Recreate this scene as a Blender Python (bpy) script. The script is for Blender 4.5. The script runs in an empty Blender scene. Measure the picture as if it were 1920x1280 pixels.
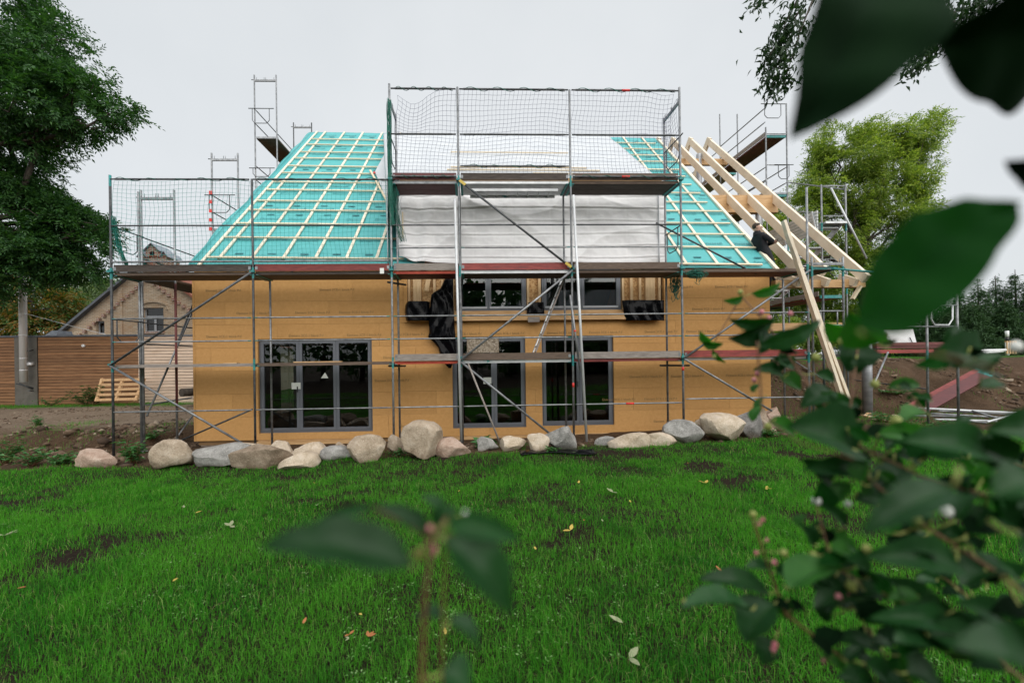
import bpy, bmesh, math, random
import numpy as np
from mathutils import Vector, Matrix, noise

random.seed(7)
rng = np.random.default_rng(7)
R = math.radians
S = bpy.context.scene
COL = S.collection

# ------------------------------------------------------------------ camera
F, SX, SY, YAW, ROLL = 720.0, -50.63, 36.0, 0.0312, -0.0133      # a 13.5 mm lens, photo pixels 1920 x 1280
CAM = Vector((7.7665, -8.523, 2.0))
FW = Vector((math.sin(YAW), math.cos(YAW), 0))
_r0, _u0 = Vector((math.cos(YAW), -math.sin(YAW), 0)), Vector((0, 0, 1))
CR = _r0 * math.cos(ROLL) + _u0 * math.sin(ROLL)
CU = _u0 * math.cos(ROLL) - _r0 * math.sin(ROLL)
cd = bpy.data.cameras.new('camera')
cam = bpy.data.objects.new('camera', cd)
COL.objects.link(cam)
M3 = Matrix((CR, CU, -FW)).transposed()
cam.matrix_world = Matrix.Translation(CAM) @ M3.to_4x4()
cd.sensor_width = 36
cd.lens = F / 1920 * 36
cd.shift_x = -SX / 1920
cd.shift_y = SY / 1920
cd.clip_start, cd.clip_end = 0.02, 2000
cd.dof.use_dof = True
cd.dof.focus_distance = 9.6
cd.dof.aperture_fstop = 1.9
S.camera = cam

# ------------------------------------------------------------------ overcast sky, weak wide sun
w = bpy.data.worlds.new('World')
S.world = w
w.use_nodes = True
nt = w.node_tree
nt.nodes.clear()
sky = nt.nodes.new('ShaderNodeTexSky')
sky.sky_type = 'NISHITA'
sky.sun_disc = False
sky.dust_density = 4
bg1 = nt.nodes.new('ShaderNodeBackground')
bg1.inputs[1].default_value = 0.06
nt.links.new(sky.outputs[0], bg1.inputs[0])
tc = nt.nodes.new('ShaderNodeTexCoord')
nz = nt.nodes.new('ShaderNodeTexNoise')
nz.inputs['Scale'].default_value = 1.6
nz.inputs['Detail'].default_value = 5
nt.links.new(tc.outputs['Generated'], nz.inputs['Vector'])
rp = nt.nodes.new('ShaderNodeValToRGB')
rp.color_ramp.elements[0].position = 0.3
rp.color_ramp.elements[0].color = (0.318, 0.334, 0.344, 1)
rp.color_ramp.elements[1].position = 0.75
rp.color_ramp.elements[1].color = (0.382, 0.392, 0.398, 1)
nt.links.new(nz.outputs['Fac'], rp.inputs[0])
bg2 = nt.nodes.new('ShaderNodeBackground')
bg2.inputs[1].default_value = 1.0
nt.links.new(rp.outputs[0], bg2.inputs[0])
mx = nt.nodes.new('ShaderNodeMixShader')
mx.inputs[0].default_value = 0.9        # closed cloud cover in front of the blue sky
nt.links.new(bg1.outputs[0], mx.inputs[1])
nt.links.new(bg2.outputs[0], mx.inputs[2])
wo = nt.nodes.new('ShaderNodeOutputWorld')
nt.links.new(mx.outputs[0], wo.inputs[0])
sd = bpy.data.lights.new('sun', 'SUN')
sd.energy = 1.5
sd.angle = R(95)
sd.color = (1.0, 0.97, 0.92)
sun = bpy.data.objects.new('sun', sd)
COL.objects.link(sun)
_sv = Vector((0.22, -0.76, 0.66)).normalized()      # towards the bright part of the cloud cover, behind the camera
sun.rotation_euler = _sv.to_track_quat('Z', 'Y').to_euler()
sky.sun_elevation = math.asin(_sv.z)
sky.sun_rotation = math.atan2(_sv.x, _sv.y)
S.view_settings.view_transform = 'Standard'
S.view_settings.look = 'None'
S.view_settings.exposure = 1.22
S.view_settings.gamma = 1.0
S.view_settings.use_curve_mapping = False
S.cycles.use_denoising = True
S.cycles.max_bounces = 8
S.cycles.transparent_max_bounces = 8
S.cycles.caustics_reflective = False
S.cycles.caustics_refractive = False


# ------------------------------------------------------------------ placing helpers
def ray(px, py):
    return FW + CR * ((px - 960 - SX) / F) - CU * ((py - 640 - SY) / F)

def A(px, py, Y):
    """World point seen at that photo pixel, standing in the vertical plane y = Y."""
    d = ray(px, py)
    return CAM + d * ((Y - CAM.y) / d.y)

def AD(px, py, dist):
    return CAM + ray(px, py) * dist

def AP(px, py, p0, n):
    d = ray(px, py)
    return CAM + d * ((Vector(p0) - CAM).dot(n) / d.dot(n))

def sstep(a, b, x):
    t = np.clip((np.asarray(x, float) - a) / (b - a), 0, 1)
    return t * t * (3 - 2 * t)

def vnoise(x, y, s=1.0, seed=0):
    """cheap smooth value noise on numpy arrays, -1..1"""
    x = np.asarray(x, float) * s + seed * 17.3
    y = np.asarray(y, float) * s + seed * 9.1
    xi, yi = np.floor(x), np.floor(y)
    xf, yf = x - xi, y - yi
    def h(a, b):
        v = np.sin(a * 127.1 + b * 311.7 + seed * 74.7) * 43758.5453
        return (v - np.floor(v)) * 2 - 1
    u, v = xf * xf * (3 - 2 * xf), yf * yf * (3 - 2 * yf)
    return (h(xi, yi) * (1 - u) + h(xi + 1, yi) * u) * (1 - v) + (h(xi, yi + 1) * (1 - u) + h(xi + 1, yi + 1) * u) * v

def fbm(x, y, s=1.0, o=4, seed=0):
    t, a, n = 0, 1.0, 0
    for k in range(o):
        t = t + a * vnoise(x, y, s * 2 ** k, seed + k)
        n += a
        a *= .5
    return t / n

def lawn_edge(x):
    x = np.asarray(x, float)
    return -0.80 - .14 * sstep(-1, .5, x) * (1 - sstep(2.5, 3.5, x)) + .10 * sstep(4.5, 6.5, x) + 0.35 * sstep(14.5, 17.5, x) + 0.22 * vnoise(x, x * 0, .8, 3) + .1 * vnoise(x, x * 0, 3.1, 5)

def ground(x, y):
    x = np.asarray(x, float)
    y = np.asarray(y, float)
    xr = x - 7.77
    z = 0.03 + 0.30 * sstep(-0.9, -8.0, y) + 0.032 * np.clip(xr, 0, 9) + 0.010 * np.clip(xr, -9, 0)
    far = sstep(0.3, 2.6, y + .35 * vnoise(x, y, .9, 8)) * (1 - sstep(-.3, .6, x))
    z = z + (0.30 - z) * far * (1 - sstep(15, 25, x))
    crest = 4.2 + .5 * vnoise(x, y, .35, 2)
    bank = sstep(15.0, 17.0, x + .6 * vnoise(x, y, .7, 6)) * sstep(crest - 1.5, crest + 1.0, y)
    z = z * (1 - bank) + 1.86 * bank
    ditch = sstep(15.2, 16.5, x) * sstep(1.4, 2.4, y) * (1 - sstep(2.7, 3.6, y))
    z = z - .12 * ditch
    soil = sstep(-1.1, -.4, y) * (1 - sstep(6, 9, y))
    rough = .05 * fbm(x, y, 1.3, 5, 11) * (0.5 + .9 * soil) + .16 * fbm(x, y, 2.6, 4, 21) * soil * (np.clip(far * (1 - far) * 4, 0, 1) * 2.2 + 1.5 * np.clip(bank * (1 - bank) * 4, 0, 1))
    z = z + .075 * sstep(-1.7, -1.0, y) * (1 - sstep(-.35, .25, y)) * sstep(-3, -1, x) * (1 - sstep(15, 16.5, x))
    z = z + rough + .03 * fbm(x, y, .5, 2, 31) * (1 - soil)
    return z

def gz(x, y):
    return float(ground(np.array([x]), np.array([y]))[0])


# ------------------------------------------------------------------ mesh helpers
class MB:
    """collects pieces of ONE part"""
    def __init__(s):
        s.v, s.f, s.m, s.sm = [], [], [], []

    def add(s, vs, fs, mi=0, smooth=False):
        o = len(s.v)
        s.v += [tuple(p) for p in vs]
        s.f += [tuple(i + o for i in f) for f in fs]
        s.m += [mi] * len(fs)
        s.sm += [smooth] * len(fs)
        return s

    def box(s, x0, x1, y0, y1, z0, z1, mi=0):
        v = [(x0, y0, z0), (x1, y0, z0), (x1, y1, z0), (x0, y1, z0), (x0, y0, z1), (x1, y0, z1), (x1, y1, z1), (x0, y1, z1)]
        return s.add(v, [(0, 3, 2, 1), (4, 5, 6, 7), (0, 1, 5, 4), (1, 2, 6, 5), (2, 3, 7, 6), (3, 0, 4, 7)], mi)

    def bar(s, p, q, w, h, up=(0, 0, 1), mi=0, taper=1.0):
        """box beam from p to q, w wide across, h along up"""
        p, q = Vector(p), Vector(q)
        d = (q - p).normalized()
        up = Vector(up)
        sx = d.cross(up)
        if sx.length < 1e-5:
            sx = d.cross(Vector((0, 1, 0)))
        sx.normalize()
        uz = sx.cross(d).normalized()
        v = []
        for c, k in ((p, 1), (q, taper)):
            for a, b in ((-1, -1), (1, -1), (1, 1), (-1, 1)):
                v.append(c + sx * (a * w / 2 * k) + uz * (b * h / 2 * k))
        return s.add(v, [(0, 1, 2, 3), (7, 6, 5, 4), (0, 4, 5, 1), (1, 5, 6, 2), (2, 6, 7, 3), (3, 7, 4, 0)], mi)

    def tube(s, pts, r, n=8, mi=0, caps=True, smooth=True, mis=None):
        pts = [Vector(p) for p in pts]
        rs = r if isinstance(r, (list, tuple)) else [r] * len(pts)
        d0 = (pts[1] - pts[0]).normalized()
        a = d0.orthogonal().normalized()
        rings = []
        for i, p in enumerate(pts):
            d = (pts[min(i + 1, len(pts) - 1)] - pts[max(i - 1, 0)]).normalized()
            a = (a - d * a.dot(d))
            a = a.normalized() if a.length > 1e-6 else d.orthogonal().normalized()
            b = d.cross(a)
            rings.append([p + (a * math.cos(2 * math.pi * k / n) + b * math.sin(2 * math.pi * k / n)) * rs[i] for k in range(n)])
        o = len(s.v)
        for rg in rings:
            s.v += [tuple(p) for p in rg]
        for i in range(len(pts) - 1):
            m = mis[i] if mis else mi
            for k in range(n):
                s.f.append((o + i * n + k, o + i * n + (k + 1) % n, o + (i + 1) * n + (k + 1) % n, o + (i + 1) * n + k))
                s.m.append(m)
                s.sm.append(smooth)
        if caps:
            s.f += [tuple(o + k for k in reversed(range(n))), tuple(o + (len(pts) - 1) * n + k for k in range(n))]
            s.m += [mis[0] if mis else mi, mis[-1] if mis else mi]
            s.sm += [False, False]
        return s

    def mesh(s, name, mats):
        me = bpy.data.meshes.new(name)
        me.from_pydata(s.v, [], s.f)
        for m in (mats if isinstance(mats, (list, tuple)) else [mats]):
            me.materials.append(m)
        me.polygons.foreach_set('material_index', s.m)
        me.polygons.foreach_set('use_smooth', s.sm)
        me.update()
        return me

    def build(s, name, mats, parent=None, **kw):
        return link(name, s.mesh(name, mats), parent, **kw)


def link(name, me, parent=None, loc=None):
    o = bpy.data.objects.new(name, me)
    COL.objects.link(o)
    if parent is not None:
        o.parent = parent
        o.matrix_parent_inverse = Matrix.Translation(-parent.location)
    if loc is not None:
        o.location = loc
    return o

def tag(o, label=None, cat=None, group=None, kind=None):
    if label: o['label'] = label
    if cat: o['category'] = cat
    if group: o['group'] = group
    if kind: o['kind'] = kind
    return o

def thing(name, label, cat, loc, group=None):
    o = bpy.data.objects.new(name, None)
    COL.objects.link(o)
    o.location = loc
    o.empty_display_size = .2
    return tag(o, label, cat, group)

def np_mesh(name, V, Fq, mats, smooth=False):
    """big mesh from numpy arrays; Fq (n, k) faces"""
    me = bpy.data.meshes.new(name)
    V = np.ascontiguousarray(V, dtype=np.float32)
    Fq = np.ascontiguousarray(Fq, dtype=np.int32)
    n, k = Fq.shape
    me.vertices.add(len(V))
    me.vertices.foreach_set('co', V.ravel())
    me.loops.add(n * k)
    me.loops.foreach_set('vertex_index', Fq.ravel())
    me.polygons.add(n)
    me.polygons.foreach_set('loop_start', np.arange(0, n * k, k, dtype=np.int32))
    if smooth:
        me.polygons.foreach_set('use_smooth', np.ones(n, dtype=bool))
    for m in (mats if isinstance(mats, (list, tuple)) else [mats]):
        me.materials.append(m)
    me.update(calc_edges=True)
    return me


# ------------------------------------------------------------------ materials
def nodes(name):
    m = bpy.data.materials.new(name)
    m.use_nodes = True
    t = m.node_tree
    return m, t, t.nodes['Principled BSDF']

def coords(t, stretch=(1, 1, 1), rnd=True, kind='Object', rot=(0, 0, 0)):
    tcn = t.nodes.new('ShaderNodeTexCoord')
    mp = t.nodes.new('ShaderNodeMapping')
    mp.inputs['Scale'].default_value = stretch
    mp.inputs['Rotation'].default_value = rot
    src = tcn.outputs[kind]
    if rnd:
        oi = t.nodes.new('ShaderNodeObjectInfo')
        ml = t.nodes.new('ShaderNodeMath')
        ml.operation = 'MULTIPLY'
        ml.inputs[1].default_value = 57.0
        t.links.new(oi.outputs['Random'], ml.inputs[0])
        t.links.new(ml.outputs[0], mp.inputs['Location'])
    t.links.new(src, mp.inputs['Vector'])
    return mp.outputs[0]

def tnoise(t, vec, scale, detail=5, rough=.6, dist=0):
    n = t.nodes.new('ShaderNodeTexNoise')
    n.inputs['Scale'].default_value = scale
    n.inputs['Detail'].default_value = detail
    n.inputs['Roughness'].default_value = rough
    n.inputs['Distortion'].default_value = dist
    t.links.new(vec, n.inputs['Vector'])
    return n.outputs['Fac']

def ramp(t, fac, stops):
    r = t.nodes.new('ShaderNodeValToRGB')
    e = r.color_ramp.elements
    while len(e) < len(stops):
        e.new(.5)
    for el, (p, c) in zip(e, stops):
        el.position = p
        el.color = (*c, 1)
    t.links.new(fac, r.inputs[0])
    return r.outputs[0]

def mixc(t, fac, a, b, mode='MIX'):
    n = t.nodes.new('ShaderNodeMix')
    n.data_type = 'RGBA'
    n.blend_type = mode
    for sock, v in ((n.inputs[0], fac), (n.inputs[6], a), (n.inputs[7], b)):
        if hasattr(v, 'links'):
            t.links.new(v, sock)
        elif isinstance(v, (int, float)):
            sock.default_value = v
        else:
            sock.default_value = (*v, 1)
    return n.outputs[2]

def bump(t, p, height, strength=.3, dist=.01):
    b = t.nodes.new('ShaderNodeBump')
    b.inputs['Strength'].default_value = strength
    b.inputs['Distance'].default_value = dist
    t.links.new(height, b.inputs['Height'])
    t.links.new(b.outputs[0], p.inputs['Normal'])

def pm(name, c1, c2, scale=6, rough=.7, stretch=(1, 1, 1), detail=5, metal=0, bmp=0, bdist=.005, p0=.35, p1=.7, c3=None, s3=1.3, f3=(.55, .75), rndval=0, spec=None):
    """two-tone noise material; c3 adds larger stains; rndval varies value per object"""
    m, t, p = nodes(name)
    v = coords(t, stretch)
    f = tnoise(t, v, scale, detail)
    c = ramp(t, f, [(p0, c1), (p1, c2)])
    if c3:
        g = tnoise(t, v, s3, 6, .7)
        fr = ramp(t, g, [(f3[0], (0, 0, 0)), (f3[1], (1, 1, 1))])
        c = mixc(t, fr, c, c3)
    if rndval:
        oi = t.nodes.new('ShaderNodeObjectInfo')
        mr = t.nodes.new('ShaderNodeMapRange')
        mr.inputs[3].default_value = 1 - rndval
        mr.inputs[4].default_value = 1 + rndval
        t.links.new(oi.outputs['Random'], mr.inputs[0])
        hs = t.nodes.new('ShaderNodeHueSaturation')
        t.links.new(mr.outputs[0], hs.inputs['Value'])
        t.links.new(c, hs.inputs['Color'])
        c = hs.outputs[0]
    t.links.new(c, p.inputs['Base Color'])
    p.inputs['Roughness'].default_value = rough
    p.inputs['Metallic'].default_value = metal
    if spec is not None:
        p.inputs['Specular IOR Level'].default_value = spec
    if bmp:
        bump(t, p, f, bmp, bdist)
    return m

def foliage(name, cols, trans=.35, rough=.5, coat=0, noise_scale=0):
    """leaf material: colour differs from leaf to leaf (mesh island)"""
    m, t, p = nodes(name)
    g = t.nodes.new('ShaderNodeNewGeometry')
    n = len(cols)
    c = ramp(t, g.outputs['Random Per Island'], [(i / max(1, n - 1), k) for i, k in enumerate(cols)])
    t.links.new(c, p.inputs['Base Color'])
    p.inputs['Roughness'].default_value = rough
    p.inputs['Specular IOR Level'].default_value = .35
    tr = t.nodes.new('ShaderNodeBsdfTranslucent')
    bright = mixc(t, 1.0, c, (1.25, 1.35, .55), 'MULTIPLY')
    t.links.new(bright, tr.inputs['Color'])
    ms = t.nodes.new('ShaderNodeMixShader')
    ms.inputs[0].default_value = trans
    t.links.new(p.outputs[0], ms.inputs[1])
    t.links.new(tr.outputs[0], ms.inputs[2])
    t.links.new(ms.outputs[0], t.nodes['Material Output'].inputs['Surface'])
    return m

MT = {}
MT['steel'] = pm('galvanised steel', (.17, .18, .19), (.34, .35, .36), 9, .5, metal=.55, c3=(.11, .115, .12), s3=3, rndval=.18)
MT['steel_dark'] = pm('weathered steel', (.055, .06, .065), (.13, .135, .14), 9, .55, metal=.5, rndval=.15)
MT['steel_pale'] = pm('bright aluminium tube', (.52, .54, .56), (.66, .68, .69), 5, .45, metal=.25)
MT['teal'] = pm('teal scaffold paint', (.012, .17, .17), (.03, .27, .26), 12, .55, c3=(.2, .21, .21), s3=7, f3=(.56, .7))
MT['alu'] = pm('aluminium', (.42, .44, .45), (.6, .61, .62), 4, .42, metal=.5, c3=(.03, .22, .21), s3=2.2, f3=(.64, .68))
MT['rust'] = pm('red oxide paint', (.10, .03, .028), (.20, .055, .05), 7, .7, c3=(.26, .25, .24), s3=6, f3=(.62, .8))
MT['red'] = pm('red film faced board', (.16, .022, .02), (.30, .05, .04), 4, .6, (1, 6, 6), c3=(.10, .03, .03), s3=2.5, rndval=.2)
MT['darkred'] = pm('dark red board', (.075, .014, .016), (.13, .026, .026), 4, .6, (1, 6, 6), rndval=.15)
MT['redbright'] = pm('orange red paint', (.36, .035, .015), (.5, .07, .03), 5, .6)
MT['plank_dark'] = pm('dark weathered plank', (.035, .026, .022), (.10, .08, .068), 5, .85, (1, 14, 14), detail=7, bmp=.3, c3=(.17, .15, .14), s3=1.8, f3=(.6, .8))
MT['plank_brown'] = pm('brown scaffold plank', (.075, .05, .036), (.17, .12, .09), 5, .8, (1, 14, 14), detail=7, bmp=.3, c3=(.05, .035, .03), s3=2)
MT['plank_grey'] = pm('grey weathered plank', (.17, .145, .13), (.36, .32, .29), 5, .85, (1, 14, 14), detail=7, bmp=.3, c3=(.12, .085, .07), s3=2.2, f3=(.58, .75))
MT['batten'] = pm('fresh spruce batten', (.66, .54, .37), (.80, .70, .53), 4, .7, (1, 20, 20), c3=(.5, .32, .17), s3=5, f3=(.66, .8), rndval=.1)
MT['cbatten'] = pm('fresh spruce counter batten', (.70, .61, .47), (.82, .75, .63), 3, .7, (20, 1, 1), rndval=.08)
MT['batten_end'] = pm('orange batten end grain', (.50, .17, .04), (.6, .24, .07), 20, .7)
MT['rafter'] = pm('planed spruce rafter', (.74, .63, .48), (.85, .76, .62), 2.2, .6, (9, 1.2, 1.2), detail=4, c3=(.42, .23, .10), s3=9, f3=(.74, .78), rndval=.05)
MT['glulam'] = pm('warm spruce timber', (.45, .26, .11), (.62, .40, .20), 2.5, .65, (1.2, 10, 10), detail=5, c3=(.33, .16, .06), s3=8, f3=(.72, .78), rndval=.08)
MT['stud'] = pm('spruce stud', (.52, .34, .17), (.66, .47, .27), 3, .65, (9, 9, 1), c3=(.36, .19, .08), s3=9, f3=(.72, .77), rndval=.08)
MT['white_tarp'] = pm('white facade membrane', (.80, .80, .81), (.86, .86, .865), 3, .6, bmp=.25, bdist=.01)
MT['roof_white'] = pm('white roof sheet', (.50, .53, .565), (.58, .605, .63), 1.2, .5)
MT['frame'] = pm('grey window profile', (.115, .125, .145), (.135, .147, .168), 2, .45)
MT['frame_lt'] = pm('pale grey trim', (.42, .44, .47), (.5, .52, .55), 2, .45)
MT['black_foil'] = pm('black plastic foil', (.002, .002, .003), (.0035, .0035, .005), 3, .17, bmp=.6, bdist=.02, spec=.13)
MT['black'] = pm('black felt', (.006, .006, .008), (.012, .012, .015), 20, .9)
MT['concrete'] = pm('concrete plinth', (.16, .125, .10), (.26, .21, .17), 5, .9, bmp=.3)
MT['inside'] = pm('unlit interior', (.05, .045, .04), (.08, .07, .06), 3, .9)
MT['zinc'] = pm('zinc column', (.30, .31, .33), (.44, .45, .47), 3, .4, (1, 1, 3), metal=.5)
MT['inox'] = pm('stainless flue', (.68, .68, .69), (.80, .80, .81), 2, .25, (2, 2, .4), metal=.25)
MT['sheet'] = pm('weathered steel sheet', (.11, .10, .085), (.20, .185, .16), 2, .5, metal=.3, c3=(.09, .075, .06), s3=2)
MT['slat'] = pm('larch slat', (.19, .085, .035), (.36, .19, .09), 2.5, .75, (.8, 16, 16), c3=(.045, .02, .01), s3=11, f3=(.70, .76), rndval=.22)
MT['slat_pale'] = pm('silvered larch slat', (.50, .36, .26), (.72, .58, .47), 2.5, .75, (.8, 16, 16), c3=(.3, .18, .11), s3=5, f3=(.66, .8), rndval=.12)
MT['lead'] = pm('zinc flashing', (.10, .11, .13), (.15, .165, .19), 3, .5, metal=.2)
MT['slate'] = pm('slate roof', (.22, .25, .29), (.34, .37, .42), 6, .5)
MT['pallet'] = pm('pallet wood', (.48, .28, .13), (.62, .42, .24), 3, .8, (8, 8, 8), rndval=.12)
MT['net'] = pm('green net twine', (.006, .10, .07), (.012, .17, .12), 3, .7)
MT['net_teal'] = pm('teal net twine', (.02, .24, .21), (.03, .32, .28), 3, .7)
MT['net_blue'] = pm('violet grey net twine', (.06, .065, .13), (.10, .105, .19), 3, .7)
MT['yellow'] = pm('yellow brace tag', (.5, .36, .05), (.6, .45, .1), 4, .6)
MT['paper'] = pm('white paper', (.7, .72, .68), (.75, .77, .73), 3, .7)
MT['white'] = pm('white plastic', (.74, .75, .76), (.8, .81, .82), 3, .45)
MT['tagred'] = pm('red tape', (.6, .03, .03), (.7, .05, .04), 3, .5)
MT['bark'] = pm('bark', (.03, .023, .017), (.075, .06, .045), 9, .9, (1, 1, .25), bmp=.6, bdist=.03)
MT['twig'] = pm('reddish twig', (.10, .045, .02), (.18, .085, .035), 20, .6, c3=(.06, .09, .02), s3=9)
MT['pink'] = pm('pink blossom', (.42, .10, .13), (.6, .25, .27), 30, .6)
MT['budgreen'] = pm('yellow green bud', (.22, .26, .05), (.36, .38, .12), 30, .6)
MT['berry'] = pm('white snowberry', (.66, .68, .62), (.8, .81, .77), 10, .45)
MT['skin'] = pm('skin', (.42, .24, .17), (.5, .3, .22), 8, .55)
MT['cloth'] = pm('black work clothing', (.006, .007, .010), (.012, .013, .017), 14, .85, bmp=.2)
MT['hair'] = pm('brown hair', (.035, .02, .012), (.06, .035, .02), 40, .7)
MT['paint_black'] = pm('black paint', (.012, .012, .012), (.02, .02, .02), 4, .5)
# special materials ---------------------------------------------------------
def m_board():
    m, t, p = nodes('wood fibre board')
    v = coords(t, (1, 1, 1))
    f = tnoise(t, v, 14, 6, .7)
    c = ramp(t, f, [(.3, (.515, .278, .100)), (.7, (.60, .338, .132))])
    v2 = coords(t, (1, 1, 9))
    g = tnoise(t, v2, 1.2, 4, .6)
    c = mixc(t, ramp(t, g, [(.45, (0, 0, 0)), (.8, (.25, .25, .25))]), c, (.43, .215, .065))
    vo = t.nodes.new('ShaderNodeTexVoronoi')          # screw dents
    vo.inputs['Scale'].default_value = 3.1
    t.links.new(v, vo.inputs['Vector'])
    dots = ramp(t, vo.outputs['Distance'], [(.012, (1, 1, 1)), (.026, (0, 0, 0))])
    c = mixc(t, dots, c, (.20, .10, .04))
    oi = t.nodes.new('ShaderNodeObjectInfo')
    hs = t.nodes.new('ShaderNodeHueSaturation')
    mr = t.nodes.new('ShaderNodeMapRange')
    mr.inputs[3].default_value, mr.inputs[4].default_value = .93, 1.06
    t.links.new(oi.outputs['Random'], mr.inputs[0])
    t.links.new(mr.outputs[0], hs.inputs['Value'])
    t.links.new(c, hs.inputs['Color'])
    t.links.new(hs.outputs[0], p.inputs['Base Color'])
    p.inputs['Roughness'].default_value = .9
    p.inputs['Specular IOR Level'].default_value = .15
    bump(t, p, f, .15, .003)
    return m
MT['board'] = m_board()
MT['print'] = pm('board ink', (.24, .155, .06), (.30, .19, .08), 25, .9)
MT['print2'] = pm('underlay ink', (.045, .27, .29), (.06, .32, .33), 25, .7)
MT['print3'] = pm('dark underlay ink', (.02, .14, .16), (.03, .19, .21), 25, .7)

def m_osb():
    m, t, p = nodes('osb')
    v = coords(t, (1, 1, 1))
    vo = t.nodes.new('ShaderNodeTexVoronoi')
    vo.inputs['Scale'].default_value = 26
    vo.inputs['Randomness'].default_value = 1
    t.links.new(v, vo.inputs['Vector'])
    sp = t.nodes.new('ShaderNodeSeparateColor')
    t.links.new(vo.outputs['Color'], sp.inputs[0])
    c = ramp(t, sp.outputs[0], [(0, (.30, .15, .05)), (.5, (.46, .26, .10)), (1, (.60, .40, .19))])
    t.links.new(c, p.inputs['Base Color'])
    p.inputs['Roughness'].default_value = .7
    return m
MT['osb'] = m_osb()
def m_osbg():
    m, t, p = nodes('weathered osb')
    v = coords(t, (1, 1, 1))
    vo = t.nodes.new('ShaderNodeTexVoronoi')
    vo.inputs['Scale'].default_value = 30
    t.links.new(v, vo.inputs['Vector'])
    sp = t.nodes.new('ShaderNodeSeparateColor')
    t.links.new(vo.outputs['Color'], sp.inputs[0])
    t.links.new(ramp(t, sp.outputs[0], [(0, (.17, .13, .09)), (.5, (.30, .245, .18)), (1, (.46, .40, .32))]), p.inputs['Base Color'])
    p.inputs['Roughness'].default_value = .85
    return m
MT['osb_grey'] = m_osbg()

def m_underlay():
    m, t, p = nodes('turquoise roof underlay')
    v = coords(t, (1, 1, 1), rnd=False)
    f = tnoise(t, v, 2.2, 6, .65)
    f2 = tnoise(t, v, 60, 3, .6)
    c = ramp(t, f, [(.3, (.062, .35, .365)), (.7, (.095, .42, .425))])
    c = mixc(t, .12, c, ramp(t, f2, [(.3, (.03, .30, .31)), (.7, (.16, .6, .6))]))
    t.links.new(c, p.inputs['Base Color'])
    p.inputs['Roughness'].default_value = .55
    bump(t, p, f, .5, .03)
    return m
MT['underlay'] = m_underlay()

def m_brick():
    m, t, p = nodes('pale brick')
    v = coords(t, (1, 1, 1), rnd=False, rot=(R(90), 0, 0))
    b = t.nodes.new('ShaderNodeTexBrick')
    b.inputs['Color1'].default_value = (.56, .40, .26, 1)
    b.inputs['Color2'].default_value = (.68, .56, .42, 1)
    b.inputs['Mortar'].default_value = (.40, .31, .23, 1)
    b.inputs['Scale'].default_value = 1
    b.inputs['Brick Width'].default_value = .25
    b.inputs['Row Height'].default_value = .078
    b.inputs['Mortar Size'].default_value = .012
    t.links.new(v, b.inputs['Vector'])
    n = tnoise(t, v, 1.1, 6, .75)
    c = mixc(t, ramp(t, n, [(.52, (0, 0, 0)), (.75, (.6, .6, .6))]), b.outputs['Color'], (.50, .27, .13))
    t.links.new(c, p.inputs['Base Color'])
    p.inputs['Roughness'].default_value = .9
    bump(t, p, b.outputs['Fac'], -.3, .01)
    return m
MT['brick'] = m_brick()
def m_redbrick():
    m, t, p = nodes('red brick')
    v = coords(t, (1, 1, 1), rnd=False, rot=(R(90), 0, 0))
    b = t.nodes.new('ShaderNodeTexBrick')
    b.inputs['Color1'].default_value = (.25, .075, .04, 1)
    b.inputs['Color2'].default_value = (.40, .15, .08, 1)
    b.inputs['Mortar'].default_value = (.62, .55, .48, 1)
    b.inputs['Scale'].default_value = 1
    b.inputs['Brick Width'].default_value = .25
    b.inputs['Row Height'].default_value = .085
    b.inputs['Mortar Size'].default_value = .016
    t.links.new(v, b.inputs['Vector'])
    t.links.new(b.outputs['Color'], p.inputs['Base Color'])
    p.inputs['Roughness'].default_value = .9
    return m
MT['redbrick'] = m_redbrick()

def m_glass():
    m, t, p = nodes('window glass')
    p.inputs['Base Color'].default_value = (.55, .6, .6, 1)
    p.inputs['Roughness'].default_value = 0.0
    p.inputs['IOR'].default_value = 1.5
    p.inputs['Transmission Weight'].default_value = 1
    tr = t.nodes.new('ShaderNodeBsdfTransparent')
    tr.inputs[0].default_value = (.5, .55, .55, 1)
    gl = t.nodes.new('ShaderNodeBsdfGlossy')
    gl.inputs['Roughness'].default_value = .008
    fr = t.nodes.new('ShaderNodeFresnel')
    fr.inputs[0].default_value = 1.75
    ms = t.nodes.new('ShaderNodeMixShader')
    t.links.new(fr.outputs[0], ms.inputs[0])
    t.links.new(tr.outputs[0], ms.inputs[1])
    t.links.new(gl.outputs[0], ms.inputs[2])
    t.links.new(ms.outputs[0], t.nodes['Material Output'].inputs['Surface'])
    return m
MT['glass'] = m_glass()

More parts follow.
